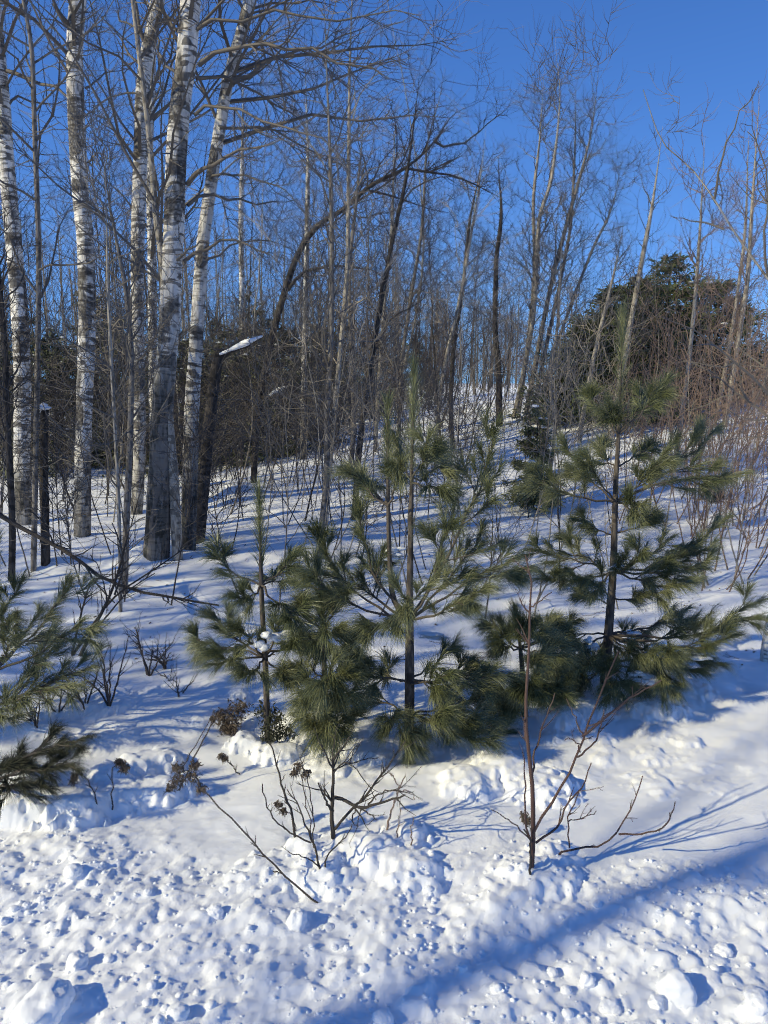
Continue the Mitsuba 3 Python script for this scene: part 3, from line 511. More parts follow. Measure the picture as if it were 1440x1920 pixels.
# ---------------------------------------------------------------- evergreens behind
def blades(base, d, length, width, rng, droop=.25, segs=2):
    """Thin tapering blades from the points base along d (n,3)."""
    n = len(base); L = np.broadcast_to(length, (n,))[:, None]; W = np.broadcast_to(width, (n,))[:, None]
    side = unit(np.cross(d, rng.normal(size=(n, 3)))) * W / 2
    mid = base + d * L * .5; tip = base + unit(d + [0, 0, -droop]) * L * .5 + d * L * .5
    tip[:, 2] -= (droop * .25 * L)[:, 0]
    V = np.stack([base - side, base + side, mid - side * .9, mid + side * .9, tip], 1).reshape(-1, 3)
    o = np.arange(n)[:, None] * 5
    f = np.concatenate([o + [0, 1, 3], o + [0, 3, 2], o + [2, 3, 4]], 0)
    return V, f
def conifer(x, y, h, w, seed, label, group=None, dense=1.0, mat='mat_conifer', name='spruce_tree', cat='evergreen tree', leaf=(.10, .24), snow=0, lw=.036, power=.8):
    rng = np.random.default_rng(seed); z = gz(x, y); key = thing(name, label, cat, group)
    K = 14; P = np.array([x, y, z - .05]) + np.linspace(0, 1, K)[:, None] * [0, 0, h]; R = np.linspace(.022 * h, .004, K)
    m, uv = trunk_mesh(P, R, 8, seed % 89, 0, .04); part(key, 'trunk', m, 'mat_dark_bark', True, uv)
    nb = int(70 * dense); t = rng.uniform(.04, .99, nb) ** .9; az = rng.uniform(0, 2 * np.pi, nb)
    ln = w * (1 - t) ** power * rng.uniform(.65, 1.15, nb) + .05 * h * .3
    K2 = 6; u = np.linspace(0, 1, K2)[None, :, None]
    out = np.stack([np.cos(az), np.sin(az), 0 * az], 1)[:, None]
    BP = np.stack([x + 0 * t, y + 0 * t, z + t * h], 1)[:, None] + out * u * ln[:, None, None] + np.array([0, 0, 1.0]) * ((.35 * t[:, None, None] - .12) * u * ln[:, None, None] - .25 * ln[:, None, None] * u * (1 - u))
    BR = np.linspace(1, .3, K2)[None] * (.012 * ln + .003)[:, None]
    part(key, 'branches', tubes(BP, BR, 3), 'mat_dark_bark', kind='stuff')
    n = int(3200 * dense); b = rng.choice(nb, n, p=ln / ln.sum()); s = rng.uniform(.1, 1, n) ** .8 * (K2 - 1) * .999; i = s.astype(int); fr = (s - i)[:, None]
    pos = BP[b, i] * (1 - fr) + BP[b, i + 1] * fr; tan = unit(BP[b, i + 1] - BP[b, i])
    spread = rng.normal(size=(n, 3)) * [1, 1, .85]
    pos = pos + unit(np.cross(tan, [0, 0, 1.0])) * (rng.normal(size=n) * .26 * ln[b] * (1.1 - s / K2))[:, None] + np.array([0, 0, 1.0]) * (rng.normal(size=n) * .07 * ln[b])[:, None]
    part(key, 'crown', blades(pos, unit(tan + .8 * spread), rng.uniform(*leaf, n) * (.6 + .12 * h), lw * (.6 + .12 * h), rng, .4), mat, kind='stuff')
    if snow:
        m = trimesh.creation.icosphere(1, 1.0); ms = []
        for j in rng.choice(nb, snow): ms.append((np.array(m.vertices) * rng.uniform(.3, 1) * [.10, .08, .035] * (.5 + .1 * h) + BP[j, 3 + j % 3] + [0, 0, .03], m.faces))
        part(key, 'snow_dabs', join(ms), 'mat_snow', True, kind='stuff')
    return key
i = 0
for j, (px, top, y, w) in enumerate([(-60, 620, 15, 1.6), (110, 620, 17, 1.7), (215, 600, 18, 1.7), (350, 640, 15.5, 1.7), (440, 620, 17, 1.8), (520, 620, 18, 1.8), (615, 620, 20, 1.9), (-20, 560, 19, 1.5), (70, 590, 24, 1.6), (185, 520, 26, 1.6), (240, 600, 17, 1.5), (330, 600, 22, 1.8), (420, 600, 19, 1.7), (475, 560, 25, 1.9), (520, 590, 18, 1.6), (590, 610, 23, 1.8), (640, 600, 27, 1.8), (700, 620, 25, 1.5), (120, 640, 16, 1.3), (290, 650, 15, 1.3),
                      (380, 640, 28, 2.0), (555, 650, 16, 1.4), (10, 640, 14, 1.2), (780, 610, 30, 1.8), (-90, 520, 22, 1.8), (200, 660, 21, 1.6), (455, 660, 15, 1.3)]):
    x = (px - 720) / F * y; h = EYE + (730 - top) / F * y - gz(x, y)
    conifer(x, y, h, w, 500 + i, 'dark evergreen deep in the wood ' + where(x, y), 'dark evergreens deep in the wood', dense=.75, snow=26 if i % 2 else 10); i += 1
for j, (px, top, y, w, h0) in enumerate([(1238, 488, 15.5, 1.8, 0), (1140, 545, 15, 1.6, 0), (1330, 535, 16, 1.7, 0), (1185, 530, 14.4, 1.4, 0), (1085, 610, 15.2, 1.3, 0)]):
    x = (px - 720) / F * y; h = EYE + (730 - top) / F * y - gz(x, y)
    conifer(x, y, h, w, 560 + j, ('tallest dark evergreen of the group on the right-hand crest', 'dark evergreen on the left of the group on the right-hand crest', 'dark evergreen on the right of the group on the right-hand crest',
                                  'dense dark evergreen in front of the tallest one on the crest', 'lowest dark evergreen at the left end of the group on the crest')[j], 'dark evergreens on the right-hand crest', dense=3.0, snow=8, leaf=(.10, .24), lw=.030, power=.72, mat='mat_cedar', name='cedar_tree')
g = ground(1003, 960); conifer(g[0], g[1], 1.25, .42, 580, 'small green fir with snow on its boughs, between the two big pines', dense=1.5, leaf=(.06, .12), snow=26, name='young_fir', lw=.022, mat='mat_needle')
# ---------------------------------------------------------------- the far wood that closes the view
rng = np.random.default_rng(8); n = 420
yy = rng.uniform(28, 75, n); xx = rng.uniform(-.85, .85, n) * yy; keep = rng.random(n) < np.where(xx / yy > .22, .45, 1); xx, yy = xx[keep], yy[keep]
hh = np.where(xx / yy > .05, .5, 1.0) * rng.uniform(.08, .22, len(xx)) * yy + 1.6; K = 8; u = np.linspace(0, 1, K)[None, :, None]
P = np.stack([xx, yy, ground_at(np.stack([xx, yy], 1))], 1)[:, None] + u * np.stack([rng.normal(size=len(xx)) * .3, 0 * xx, hh], 1)[:, None]
R = np.linspace(1, .2, K)[None] * rng.uniform(.04, .10, len(xx))[:, None]
B, BR = grow(rng, P, R, 3600, (.15, 1), (25, 60), (.15, .4), .5, .008, .5, .16, 5, rmin=.012)
C, CR = grow(rng, B, BR, 6000, (.1, 1), (25, 60), (.3, .6), .6, .006, .4, .2, 4, rmin=.010)
put('far_wood', join([tubes(P, R, 4), tubes(B, BR, 3), tubes(C, CR, 3)]), 'mat_twig')
labels['far_wood'] = {'label': 'far bare wood reading as one grey-brown mass', 'category': 'wood', 'kind': 'stuff'}

# ---------------------------------------------------------------- young pines in front
def pine_needles(SP, rng, per, start, length, width, droop):
    """Needles on shoots SP (n,K,3): per needles each, from fraction start to the tip, brushed forward."""
    n, K, _ = SP.shape; b = np.repeat(np.arange(n), per)
    s = (start[b] + (1 - start[b]) * rng.random(len(b)) ** .85) * (K - 1) * .999; i = s.astype(int); fr = (s - i)[:, None]
    pos = SP[b, i] * (1 - fr) + SP[b, i + 1] * fr; tan = unit(SP[b, i + 1] - SP[b, i])
    perp = unit(np.cross(tan, rng.normal(size=(len(b), 3))))
    a = np.radians(rng.uniform(9, 42, len(b)) * (1.15 - .5 * s / (K - 1)))[:, None]
    d = unit(np.cos(a) * tan + np.sin(a) * perp + [0, 0, -.12])
    return blades(pos, d, length * rng.uniform(.65, 1.1, len(b)), width, rng, droop)
def pine(label, stem, y, w, branches, seed, leaders=(), needle=.105, per=150, width=.0019, droop=.35, name='young_pine', mat='mat_needle', group=None, dense=1.0, leader_from=.72):
    """A young pine: stem pixels (base first) at depth y; branches: (whorl px, via px or None, tip px, depth offset of the tip)."""
    rng = np.random.default_rng(seed); key = thing(name, label, 'pine tree', group)
    P, R = px_trunk(stem, y, w, 0, 34); m, uv = trunk_mesh(P, R, 10, seed % 83, 0, .05); tk = part(key, 'trunk', m, 'mat_pine_bark', True, uv)
    L = P[None, int(34 * leader_from):]; L = np.array([resample(L[0], 6)[0]])
    part(key, 'needles', pine_needles(L, rng, 460, np.array([.05]), needle * .95, width, .05), mat, kind='stuff')
    for st, yo, ww in leaders:
        P2 = np.array([at_y(px, py, y + yo * min(1, q)) for q, (px, py) in enumerate(st)]); P2, _ = resample(P2, 20)
        b = part(key, 'branch', tubes(P2[None], np.linspace(ww[0], ww[1], 20)[None] * scale_at(y) / 2, 7), 'mat_pine_bark', True)
        part(b, 'needles', pine_needles(np.array([resample(P2[12:], 6)[0]]), rng, 380, np.array([.1]), needle * .95, width, .05), mat, kind='stuff')
    for (wx, wy), via, (tx, ty), dy in branches:
        a, c = at_y(wx, wy, y), at_y(tx, ty, y + dy); ln = np.linalg.norm(c - a)
        bpts = [a, at_y(*via, y + dy * .55), c] if via else [a, a * .5 + c * .5 + [0, 0, -.06 * ln], c]
        Q, _ = resample(np.array(bpts), 9); Q[1:-1] += rng.normal(size=(7, 3)) * .006
        QR = np.linspace(.004 + .006 * ln, .0020, 9)
        ns = max(3, int((3 + 12 * ln) * dense))
        SP, SR = grow(rng, Q[None], QR[None], ns, (.30, .95), (28, 50), (.26, .44), .6, .0016, .5, .06, 6, rmin=.0018)
        flat = SP - SP[:, :1]; SP = SP[:, :1] + flat * [1, 1, .8]
        SP2, SR2 = grow(rng, SP, SR, max(2, int(ns * .7)), (.3, .8), (28, 48), (.4, .65), .7, .0014, .25, .07, 6, rmin=.0016)
        b = part(key, 'branch', join([tubes(Q[None], QR[None], 6), tubes(SP, SR, 4), tubes(SP2, SR2, 3)]), 'mat_pine_bark', True)
        main = np.array([resample(Q[3:], 6)[0]])
        ms = [pine_needles(main, rng, int(per * 1.0 + 420 * ln), np.array([.1]), needle, width, droop), pine_needles(SP, rng, per, np.full(len(SP), .30), needle, width, droop), pine_needles(SP2, rng, int(per * .75), np.full(len(SP2), .35), needle * .95, width, droop)]
        part(b, 'needles', join(ms), mat, kind='stuff')
    return key
gP1 = ground(766, 1402)
W1, W2, W3, W4, LB = (771, 905), (768, 1162), (768, 1275), (766, 1335), (728, 948)
pine('tall middle pine with two needled tops side by side', [(766, 1402), (768, 1300), (768, 1160), (770, 1000), (772, 900), (776, 690)], gP1[1], (21, 19, 15, 10, 7, 4), [
    (W1, None, (838, 862), .1), (W1, None, (806, 815), -.15), (W1, None, (745, 835), .15), (W1, None, (832, 912), -.2), (LB, None, (662, 882), .05), (LB, None, (752, 868), -.2), (LB, None, (690, 900), .25),
    (W2, (690, 1128), (598, 1010), .15), (W2, (650, 1125), (572, 1072), -.15), (W2, (830, 1060), (926, 828), .12), (W2, (705, 1080), (672, 945), .2), (W2, (850, 1110), (965, 1045), .1), (W2, None, (890, 1110), -.3), (W2, None, (690, 1175), -.3), (W2, (800, 1110), (838, 990), -.2),
    (W2, None, (640, 1060), .4), (W2, None, (760, 1120), -.45), (W2, None, (900, 1000), .4),
    (W3, (720, 1270), (668, 1262), -.1), (W3, None, (852, 1205), .1), (W3, None, (845, 1262), -.3), (W3, None, (905, 1255), .25), (W3, None, (960, 1262), -.05), (W3, None, (700, 1245), .35),
    (W4, (700, 1318), (668, 1330), .05), (W4, None, (715, 1345), -.3), (W4, (830, 1345), (925, 1350), -.1), (W4, None, (818, 1345), -.35), (W4, None, (905, 1385), -.25), (W4, None, (960, 1370), .1), (W4, (768, 1365), (766, 1405), -.22), (W4, None, (862, 1310), .3)], 61,
     leaders=[([(762, 1165), (735, 1110), (728, 950), (727, 755)], .08, (12, 4))], needle=.112, per=112, dense=.75)
y = ground(1132, 1302)[1]; W1, W2, W3, W4 = (1160, 815), (1156, 942), (1150, 1072), (1138, 1190)
pine('right-hand pine with a tall needled leader rising before the dark evergreen', [(1132, 1302), (1143, 1160), (1150, 1060), (1155, 900), (1160, 810), (1168, 585)], y, (20, 17, 13, 9, 6, 4), [
    (W1, None, (1106, 742), .1), (W1, (1200, 775), (1250, 715), -.05), (W1, None, (1205, 745), .2), (W1, None, (1140, 750), -.15),
    (W2, (1085, 930), (1000, 905), -.1), (W2, (1110, 900), (1062, 845), .2), (W2, (1245, 905), (1352, 895), .05), (W2, (1260, 880), (1345, 802), .2), (W2, None, (1250, 845), -.2), (W2, None, (1108, 868), -.2), (W2, None, (1210, 940), -.4),
    (W3, (1075, 1050), (995, 1030), .1), (W3, None, (1012, 1085), -.2), (W3, None, (1060, 1010), .35), (W3, (1250, 1050), (1338, 985), .05), (W3, (1240, 1072), (1328, 1050), -.2), (W3, None, (1262, 1005), .35), (W3, None, (1282, 1098), -.35), (W3, None, (1205, 1035), -.4), (W3, None, (1110, 1090), -.4),
    ((1145, 1130), None, (1085, 1108), .15), ((1146, 1125), None, (1210, 1112), -.15), ((1153, 1005), None, (1095, 975), .1), ((1153, 1000), None, (1225, 972), -.1), ((1158, 880), None, (1118, 838), .1), ((1158, 875), None, (1212, 835), .1),
    ((1134, 1242), None, (1035, 1262), -.05), ((1134, 1240), None, (1078, 1292), -.25), ((1134, 1238), None, (1195, 1292), -.3), ((1134, 1235), (1220, 1245), (1310, 1258), -.15), ((1134, 1240), None, (1150, 1285), -.4), ((1134, 1236), None, (1010, 1228), .15), ((1134, 1236), None, (1230, 1250), .25), ((1134, 1236), None, (1100, 1240), -.4),
    (W4, None, (1020, 1172), .1), (W4, None, (1065, 1205), -.3), (W4, None, (1290, 1140), .3), (W4, (1290, 1195), (1402, 1135), -.15), (W4, (1280, 1215), (1380, 1190), -.35), (W4, None, (1255, 1235), -.45), (W4, (1220, 1230), (1245, 1310), -.4), (W4, None, (1085, 1262), -.1), (W4, None, (1215, 1195), .35), (W4, None, (1180, 1225), -.3), (W4, None, (1330, 1235), -.1), (W4, None, (1120, 1235), .35)], 62, needle=.112, per=120, dense=.8)
y = ground(500, 1388)[1]; W1, W2 = (488, 1097), (496, 1232)
pine('small pine with a bare lower stem left of the middle one', [(502, 1388), (498, 1260), (490, 1100), (486, 925)], y, (13, 12, 9, 4), [
    (W1, (445, 1080), (400, 1030), .05), (W1, None, (555, 1035), .02), (W1, None, (450, 1125), -.25), (W1, None, (520, 1070), .25), (W1, (520, 1130), (565, 1165), -.2),
    (W2, (430, 1215), (368, 1198), .0), (W2, (450, 1235), (394, 1245), -.2), (W2, None, (398, 1150), .25), (W2, None, (455, 1180), -.1), (W2, None, (560, 1188), .1), (W2, None, (545, 1272), -.2), (W2, None, (468, 1262), -.25), (W2, (550, 1215), (606, 1220), .2), (W2, None, (525, 1165), .2)], 63, needle=.112, per=105, dense=.75, leader_from=.68)
y = ground(612, 1386)[1]; W1, W2, W3 = (606, 1190), (609, 1280), (611, 1345)
pine('bushy olive pine between the small one and the middle one', [(612, 1388), (609, 1280), (605, 1180), (600, 1120)], y, (16, 13, 9, 5), [
    (W1, None, (560, 1130), .1), (W1, None, (632, 1120), .1), (W1, None, (668, 1195), -.1), (W1, None, (555, 1205), -.2), (W1, None, (610, 1170), -.3), (W1, None, (600, 1130), .25),
    (W2, None, (550, 1255), -.05), (W2, None, (672, 1255), .0), (W2, None, (620, 1250), -.35), (W2, None, (650, 1225), .3), (W2, None, (570, 1225), .3), (W2, None, (585, 1290), -.3), (W2, None, (655, 1300), -.25),
    (W3, None, (560, 1335), -.1), (W3, None, (655, 1340), -.05), (W3, None, (615, 1355), -.3), (W3, None, (585, 1360), -.25), (W3, None, (640, 1365), -.25)], 64, needle=.115, per=120, dense=.85)
y = ground(985, 1345)[1]; W1, W2 = (975, 1215), (982, 1290)
pine('low bushy pine behind the red-stemmed sapling', [(985, 1345), (981, 1280), (974, 1200), (968, 1150)], y, (15, 12, 8, 5), [
    (W1, None, (1035, 1175), .2), (W1, None, (925, 1165), .15), (W1, None, (1050, 1225), -.1), (W1, None, (940, 1210), -.15), (W1, None, (990, 1165), -.2), (W1, None, (1060, 1170), .35),
    (W2, None, (1055, 1265), -.05), (W2, None, (1035, 1300), -.25), (W2, None, (925, 1290), -.1), (W2, None, (985, 1290), -.35), (W2, None, (1010, 1240), -.3), (W2, None, (945, 1330), -.25), (W2, None, (1060, 1295), .2)], 65, needle=.12, per=135)
y = ground(-40, 1390)[1]; W1, W2, W3 = (-20, 1180), (-32, 1270), (-38, 1340)
pine('pine half cut off by the left edge, its boughs sweeping up', [(-40, 1395), (-30, 1280), (-20, 1180), (-10, 1000)], y, (22, 18, 14, 5), [
    (W1, None, (40, 1090), .1), (W1, None, (30, 1150), -.2), (W1, None, (-90, 1100), 0), (W2, (50, 1200), (132, 1092), .05), (W2, (60, 1230), (152, 1165), -.1), (W2, None, (75, 1150), .2), (W2, None, (30, 1190), -.2), (W2, None, (-110, 1200), 0),
    (W3, (70, 1290), (172, 1250), -.1), (W3, (50, 1305), (135, 1285), -.25), (W3, None, (45, 1310), -.25), (W3, None, (100, 1215), .2), (W3, None, (0, 1330), -.3), (W3, None, (-120, 1290), -.1)], 66, needle=.11, per=80, dense=.5)
# the snow-pressed bough at lower left
y = ground(20, 1490)[1]; W1 = (-20, 1465)
pine('dark pine bough pressed down by snow at the lower left', [(-30, 1492), (-25, 1478), (-20, 1462), (30, 1432)], y, (12, 11, 9, 5), [
    (W1, (90, 1405), (162, 1382), .05), (W1, (60, 1420), (115, 1388), .15), (W1, (70, 1440), (135, 1432), -.05), (W1, None, (60, 1412), .2), (W1, None, (75, 1462), -.12), (W1, None, (30, 1430), .1), (W1, None, (40, 1470), -.15), (W1, None, (110, 1420), .1)], 67, needle=.085, per=70, dense=.6, name='pressed_pine', mat='mat_dead_needle')
# snow lodged in the pines
def snow_clump(label, px, py, y, r, sq=(1, .8, .6), seed=0):
    key = thing('snow_patch', label, 'snow'); q = np.random.default_rng(900 + seed); ms = []
    for k in range(9):
        v, f = chunk_mesh(90 + seed * 9 + k, 2, .7, 1.1); o = q.normal(size=3) * .45
        ms.append(((v * q.uniform(.25, .62) + o) * r * np.array(sq) + at_y(px, py, y), f))
    put(key, join(ms), 'mat_snow', True)
y3, y1, y2 = ground(500, 1388)[1], gP1[1], ground(1132, 1302)[1]
snow_clump('snow lodged in the crotch of the small left pine', 503, 1208, y3 - .08, .05, (.8, .7, 1.0), 1)
snow_clump('smear of snow on the bough right of the crotch of the small pine', 535, 1190, y3 + .03, .045, (1.3, .8, .6), 2)
snow_clump('snow on the whorl of the middle pine below its fork', 742, 1045, y1 + .12, .05, (1, .8, .7), 3)
snow_clump('white curl of snow in the right-hand pine, beside its olive bough', 1228, 1212, y2 - .3, .06, (.7, .6, 1.1), 4)
snow_clump('lump of snow sitting low under the right-hand pine', 1205, 1268, y2 - .28, .06, (1.2, .9, .8), 5)
snow_clump('snow on the whorl stub of the right-hand pine', 1150, 1066, y2 - .06, .05, (1.1, .8, .5), 6)
snow_clump('snow on a bough low right of the middle pine', 815, 1190, y1 + .3, .06, (1.4, .9, .4), 7)
snow_clump('snow on the dark boughs left of the right-hand trunk', 1110, 1215, y2 - .15, .045, (.8, .6, 1.1), 8)
for k, (px, py) in enumerate([(880, 1240), (1180, 1190), (1310, 1232)]):
    snow_clump(('snow on the boughs between the middle and the low bushy pine', 'snow just right of the right-hand trunk', 'snow under the olive bough of the right-hand pine')[k], px, py, (y1 + .25, y2 + .1, y2 - .2)[k], .05, (1.4, .9, .45), 9 + k)

# ---------------------------------------------------------------- shrubs and dry weeds in front
def twiggy(name, label, cat, lines, seed, mat, side=18, slen=(.02, .09), group=None, sides=6, rmin=.0011, ang=(25, 55)):
    """A small shrub from pixel lines: (pixels base first, depth at base, depth at tip, width px base, tip); the first is its stem, the others its branches."""
    rng = np.random.default_rng(seed); key = thing(name, label, cat, group); PP, RR = [], []
    for i, (pts, ya, yb, wa, wb) in enumerate(lines):
        P = np.array([at_y(px, py, ya + (yb - ya) * j / max(len(pts) - 1, 1)) for j, (px, py) in enumerate(pts)])
        P, _ = resample(P, 12); P[1:-1] += rng.normal(size=(10, 3)) * .0025; R = np.linspace(wa, wb, 12) * scale_at(ya, .3) / 2
        PP.append(P); RR.append(R)
        part(key, 'stem' if i == 0 else 'branch', tubes(P[None], R[None], sides), mat, True)
    if side:
        SP, SR = grow(rng, np.array(PP), np.array(RR), side, (.25, .98), ang, (.1, .2), .6, .0008, .3, .12, 5, length=slen, rmin=rmin)
        BP, BR = grow(rng, SP, SR, side, (.2, 1), (30, 60), (.3, .5), .8, .0007, .3, .15, 4, rmin=rmin * .9)
        part(key, 'twigs', join([tubes(SP, SR, 4), tubes(BP, BR, 3)]), mat, kind='stuff')
    return key
def gy(px, py): return ground(px, py)[1]
y = gy(998, 1632)
twiggy('red_stem_shrub', 'red-stemmed sapling standing alone in the snow in front of the pines', 'sapling', [
    ([(997, 1625), (1000, 1560), (996, 1450), (987, 1350), (990, 1220), (993, 1130), (1000, 1060), (985, 1040)], y, y + .05, 10, 2.5), ([(1001, 1560), (1030, 1510), (1060, 1460), (1085, 1410), (1110, 1340), (1140, 1270), (1160, 1220)], y, y - .15, 6, 2.5),
    ([(1092, 1380), (1130, 1350), (1180, 1310), (1240, 1275)], y - .1, y - .2, 5, 2), ([(1005, 1580), (1040, 1555), (1070, 1500), (1095, 1470), (1109, 1430)], y, y + .12, 5, 2), ([(997, 1455), (1008, 1390), (1020, 1360), (1040, 1300)], y + .02, y + .15, 4, 2),
    ([(996, 1578), (985, 1540), (985, 1470), (980, 1410)], y, y - .08, 4, 2), ([(992, 1140), (1010, 1128), (1035, 1110)], y + .03, y, 3, 1.5), ([(1082, 1420), (1120, 1380), (1133, 1330)], y - .1, y - .05, 4, 2), ([(1088, 1410), (1065, 1385), (1058, 1388)], y - .1, y - .1, 3, 1.5),
    ([(998, 1580), (970, 1550), (921, 1518)], y, y - .05, 3, 1.5), ([(1093, 1375), (1062, 1310)], y - .1, y, 3, 1.5)], 71, 'mat_stem', 26, (.03, .10))
y = gy(1036, 1614)
twiggy('red_stem_shrub', 'bent red twig lying low to the right of the lone red-stemmed sapling', 'sapling', [
    ([(1036, 1616), (1068, 1592), (1110, 1588), (1155, 1566), (1180, 1520), (1205, 1455)], y, y + .05, 5, 2), ([(1160, 1564), (1210, 1562), (1250, 1545), (1266, 1503)], y, y - .06, 4, 2), ([(1068, 1590), (1065, 1545), (1085, 1490), (1095, 1470)], y, y + .1, 3, 2), ([(1066, 1540), (1098, 1530), (1118, 1520)], y, y, 2.5, 1.5)], 72, 'mat_stem', 12, (.02, .06))
y = gy(998, 1640)
twiggy('red_stem_shrub', 'short dark stub in the snow at the foot of the red-stemmed sapling', 'sapling', [([(995, 1640), (994, 1615), (996, 1585), (982, 1555)], y - .03, y, 5, 3)], 73, 'mat_dark_bark', 0)
y = gy(625, 1572)
twiggy('dark_shrub', 'dark crooked shrub with a heavy bent side branch in front of the middle pine', 'shrub', [
    ([(625, 1572), (622, 1520), (625, 1450), (623, 1430), (640, 1405), (655, 1382)], y, y + .05, 9, 3), ([(627, 1495), (655, 1505), (665, 1512), (705, 1508), (760, 1490)], y, y - .1, 8, 3), ([(628, 1555), (645, 1530), (665, 1512), (700, 1475), (740, 1420), (760, 1390)], y, y + .1, 6, 3), ([(625, 1520), (610, 1500), (597, 1468)], y, y - .05, 5, 2.5),
    ([(624, 1440), (612, 1420), (603, 1395)], y, y, 4, 2), ([(625, 1445), (660, 1430), (710, 1420)], y, y + .1, 3, 1.5), ([(665, 1512), (690, 1525), (708, 1538)], y - .05, y - .1, 4, 2), ([(690, 1508), (720, 1485), (745, 1482), (775, 1500)], y - .05, y - .15, 3.5, 1.5), ([(665, 1512), (662, 1540), (672, 1550)], y, y - .05, 3, 1.5), ([(625, 1450), (650, 1430), (690, 1470), (705, 1500)], y, y - .1, 3, 1.5)], 74, 'mat_dark_bark', 46, (.03, .12))
y = gy(600, 1632)
twiggy('dark_shrub', 'thin forked shrub rising left of the crooked dark one', 'shrub', [
    ([(601, 1632), (588, 1585), (575, 1550), (556, 1505), (538, 1480)], y, y + .1, 4.5, 2), ([(583, 1580), (545, 1560), (510, 1530), (492, 1470)], y, y, 3.5, 2), ([(610, 1626), (618, 1598), (640, 1580), (660, 1545)], y, y + .05, 3.5, 2), ([(598, 1625), (570, 1608), (542, 1598)], y, y - .05, 3, 1.5), ([(588, 1580), (584, 1500), (570, 1440), (562, 1420)], y, y + .15, 2.5, 1.5)], 75, 'mat_dark_bark', 16, (.02, .08))
y = gy(553, 1570)
twiggy('dark_shrub', 'straight dark stem leaning left behind the thin forked shrub', 'shrub', [([(553, 1570), (545, 1520), (527, 1470), (515, 1420), (504, 1390)], y, y + .15, 5, 2.5)], 76, 'mat_dark_bark', 5, (.02, .06))
y = gy(725, 1560)
twiggy('dark_shrub', 'thin purple-grey stems right of the crooked dark shrub', 'shrub', [([(725, 1560), (735, 1520), (745, 1490), (760, 1455)], y, y + .05, 4, 2), ([(748, 1485), (765, 1482), (778, 1500)], y, y, 2.5, 1.5), ([(748, 1480), (735, 1450)], y, y, 2.5, 1.5), ([(771, 1585), (773, 1555), (774, 1530)], y - .08, y - .08, 3, 1.5), ([(745, 1572), (748, 1540), (752, 1515)], y - .04, y - .04, 3, 1.5)], 77, 'mat_twig_red', 8, (.02, .05))
# brambles and shrubs at the left
y = gy(150, 1232)
twiggy('arching_shrub', 'dark shrub with long stems fanning up and right on the left side', 'shrub', [
    ([(148, 1235), (170, 1190), (200, 1130), (225, 1060), (240, 1000)], y, y + .1, 8, 3), ([(130, 1240), (175, 1170), (215, 1120), (300, 1060), (360, 1020)], y, y + .2, 5, 2), ([(135, 1235), (150, 1160), (175, 1090), (195, 1080)], y, y, 5, 2), ([(110, 1255), (180, 1180), (240, 1110), (290, 1075)], y, y + .1, 4, 2), ([(200, 1130), (190, 1080), (170, 1040)], y, y, 3, 1.5), ([(215, 1115), (230, 1050), (210, 980)], y, y, 4, 2)], 78, 'mat_dark_bark', 60, (.08, .30), rmin=.0016)
yb = gy(60, 1120)
twiggy('fallen_bough', 'long dark bough sagging from the left edge across to the pines', 'branch', [
    ([(-40, 940), (40, 990), (100, 1020), (160, 1060), (195, 1085), (260, 1108), (330, 1122), (410, 1135)], yb - .3, yb - .9, 10, 3), ([(160, 1060), (185, 1100), (215, 1130)], yb - .6, yb - .8, 4, 2), ([(100, 1020), (80, 980), (60, 960)], yb - .5, yb - .6, 4, 2)], 79, 'mat_dark_bark', 34, (.08, .3), rmin=.0018)
for i, (px, py, w) in enumerate([(205, 1325, 90), (280, 1268, 60), (310, 1255, 40), (335, 1310, 30), (110, 1345, 60), (70, 1370, 50), (160, 1330, 60)]):
    q = np.random.default_rng(90 + i); y = gy(px, py)
    twiggy('arching_shrub', 'low spray of fine twigs poking from the snow at the left', 'shrub', [([(px, py + 2), (px + (a := q.uniform(-1, 1) * w) * .4, py - w * .5), (px + a, py - w * q.uniform(.7, 1.6))], y, y + q.uniform(-.15, .25), 4, 1.5) for _ in range(5)], 91 + i, 'mat_twig_dark', 26, (.05, .16), group='low sprays of twigs at the left')

def dry_heads(key, spots, seed, r=.010, n=20, name='seed_head', mat='mat_dry'):
    """Clusters of curled dry flakes and small seed tufts."""
    rng = np.random.default_rng(seed); m = trimesh.creation.icosphere(0, 1.0)
    for px, py, y, spread in spots:
        c = at_y(px, py, y); ms = []
        for _ in range(n):
            s = rng.uniform(.35, 1.0) * r; R = trimesh.transformations.random_rotation_matrix(rng.random(3))[:3, :3]
            ms.append((np.array(m.vertices) * rng.uniform(.6, 1.3, (12, 1)) * [1.5, .6, .35] * s @ R.T + c + np.clip(rng.normal(size=3), -1.6, 1.6) * [spread, spread * .8, spread * .8], m.faces))
        k = n * 3; base = c + np.clip(rng.normal(size=(k, 3)), -1.7, 1.7) * [spread, spread * .8, spread * .8]
        ms.append(blades(base, unit(rng.normal(size=(k, 3)) + [0, 0, -.7]), rng.uniform(1.2, 3.0, k) * r, r * .45, rng, .8))
        part(key, name, join(ms), mat, False, kind='stuff')
def weed(label, stem, heads, seed, w=(3, 2), side=5, dep=0.0, arch=None):
    y = gy(*stem[0]); ls = [(stem, y, y + dep, *w)] + [(a, y + dep, y + dep, 2.5, 1.5) for a in arch or ()]
    k = twiggy('dry_weed', label, 'dry plant', ls, seed, 'mat_twig_dark', side, (.015, .04))
    dry_heads(k, [(px, py, y + dep, s * .8) for px, py, s in heads], seed, .0075)
    return k
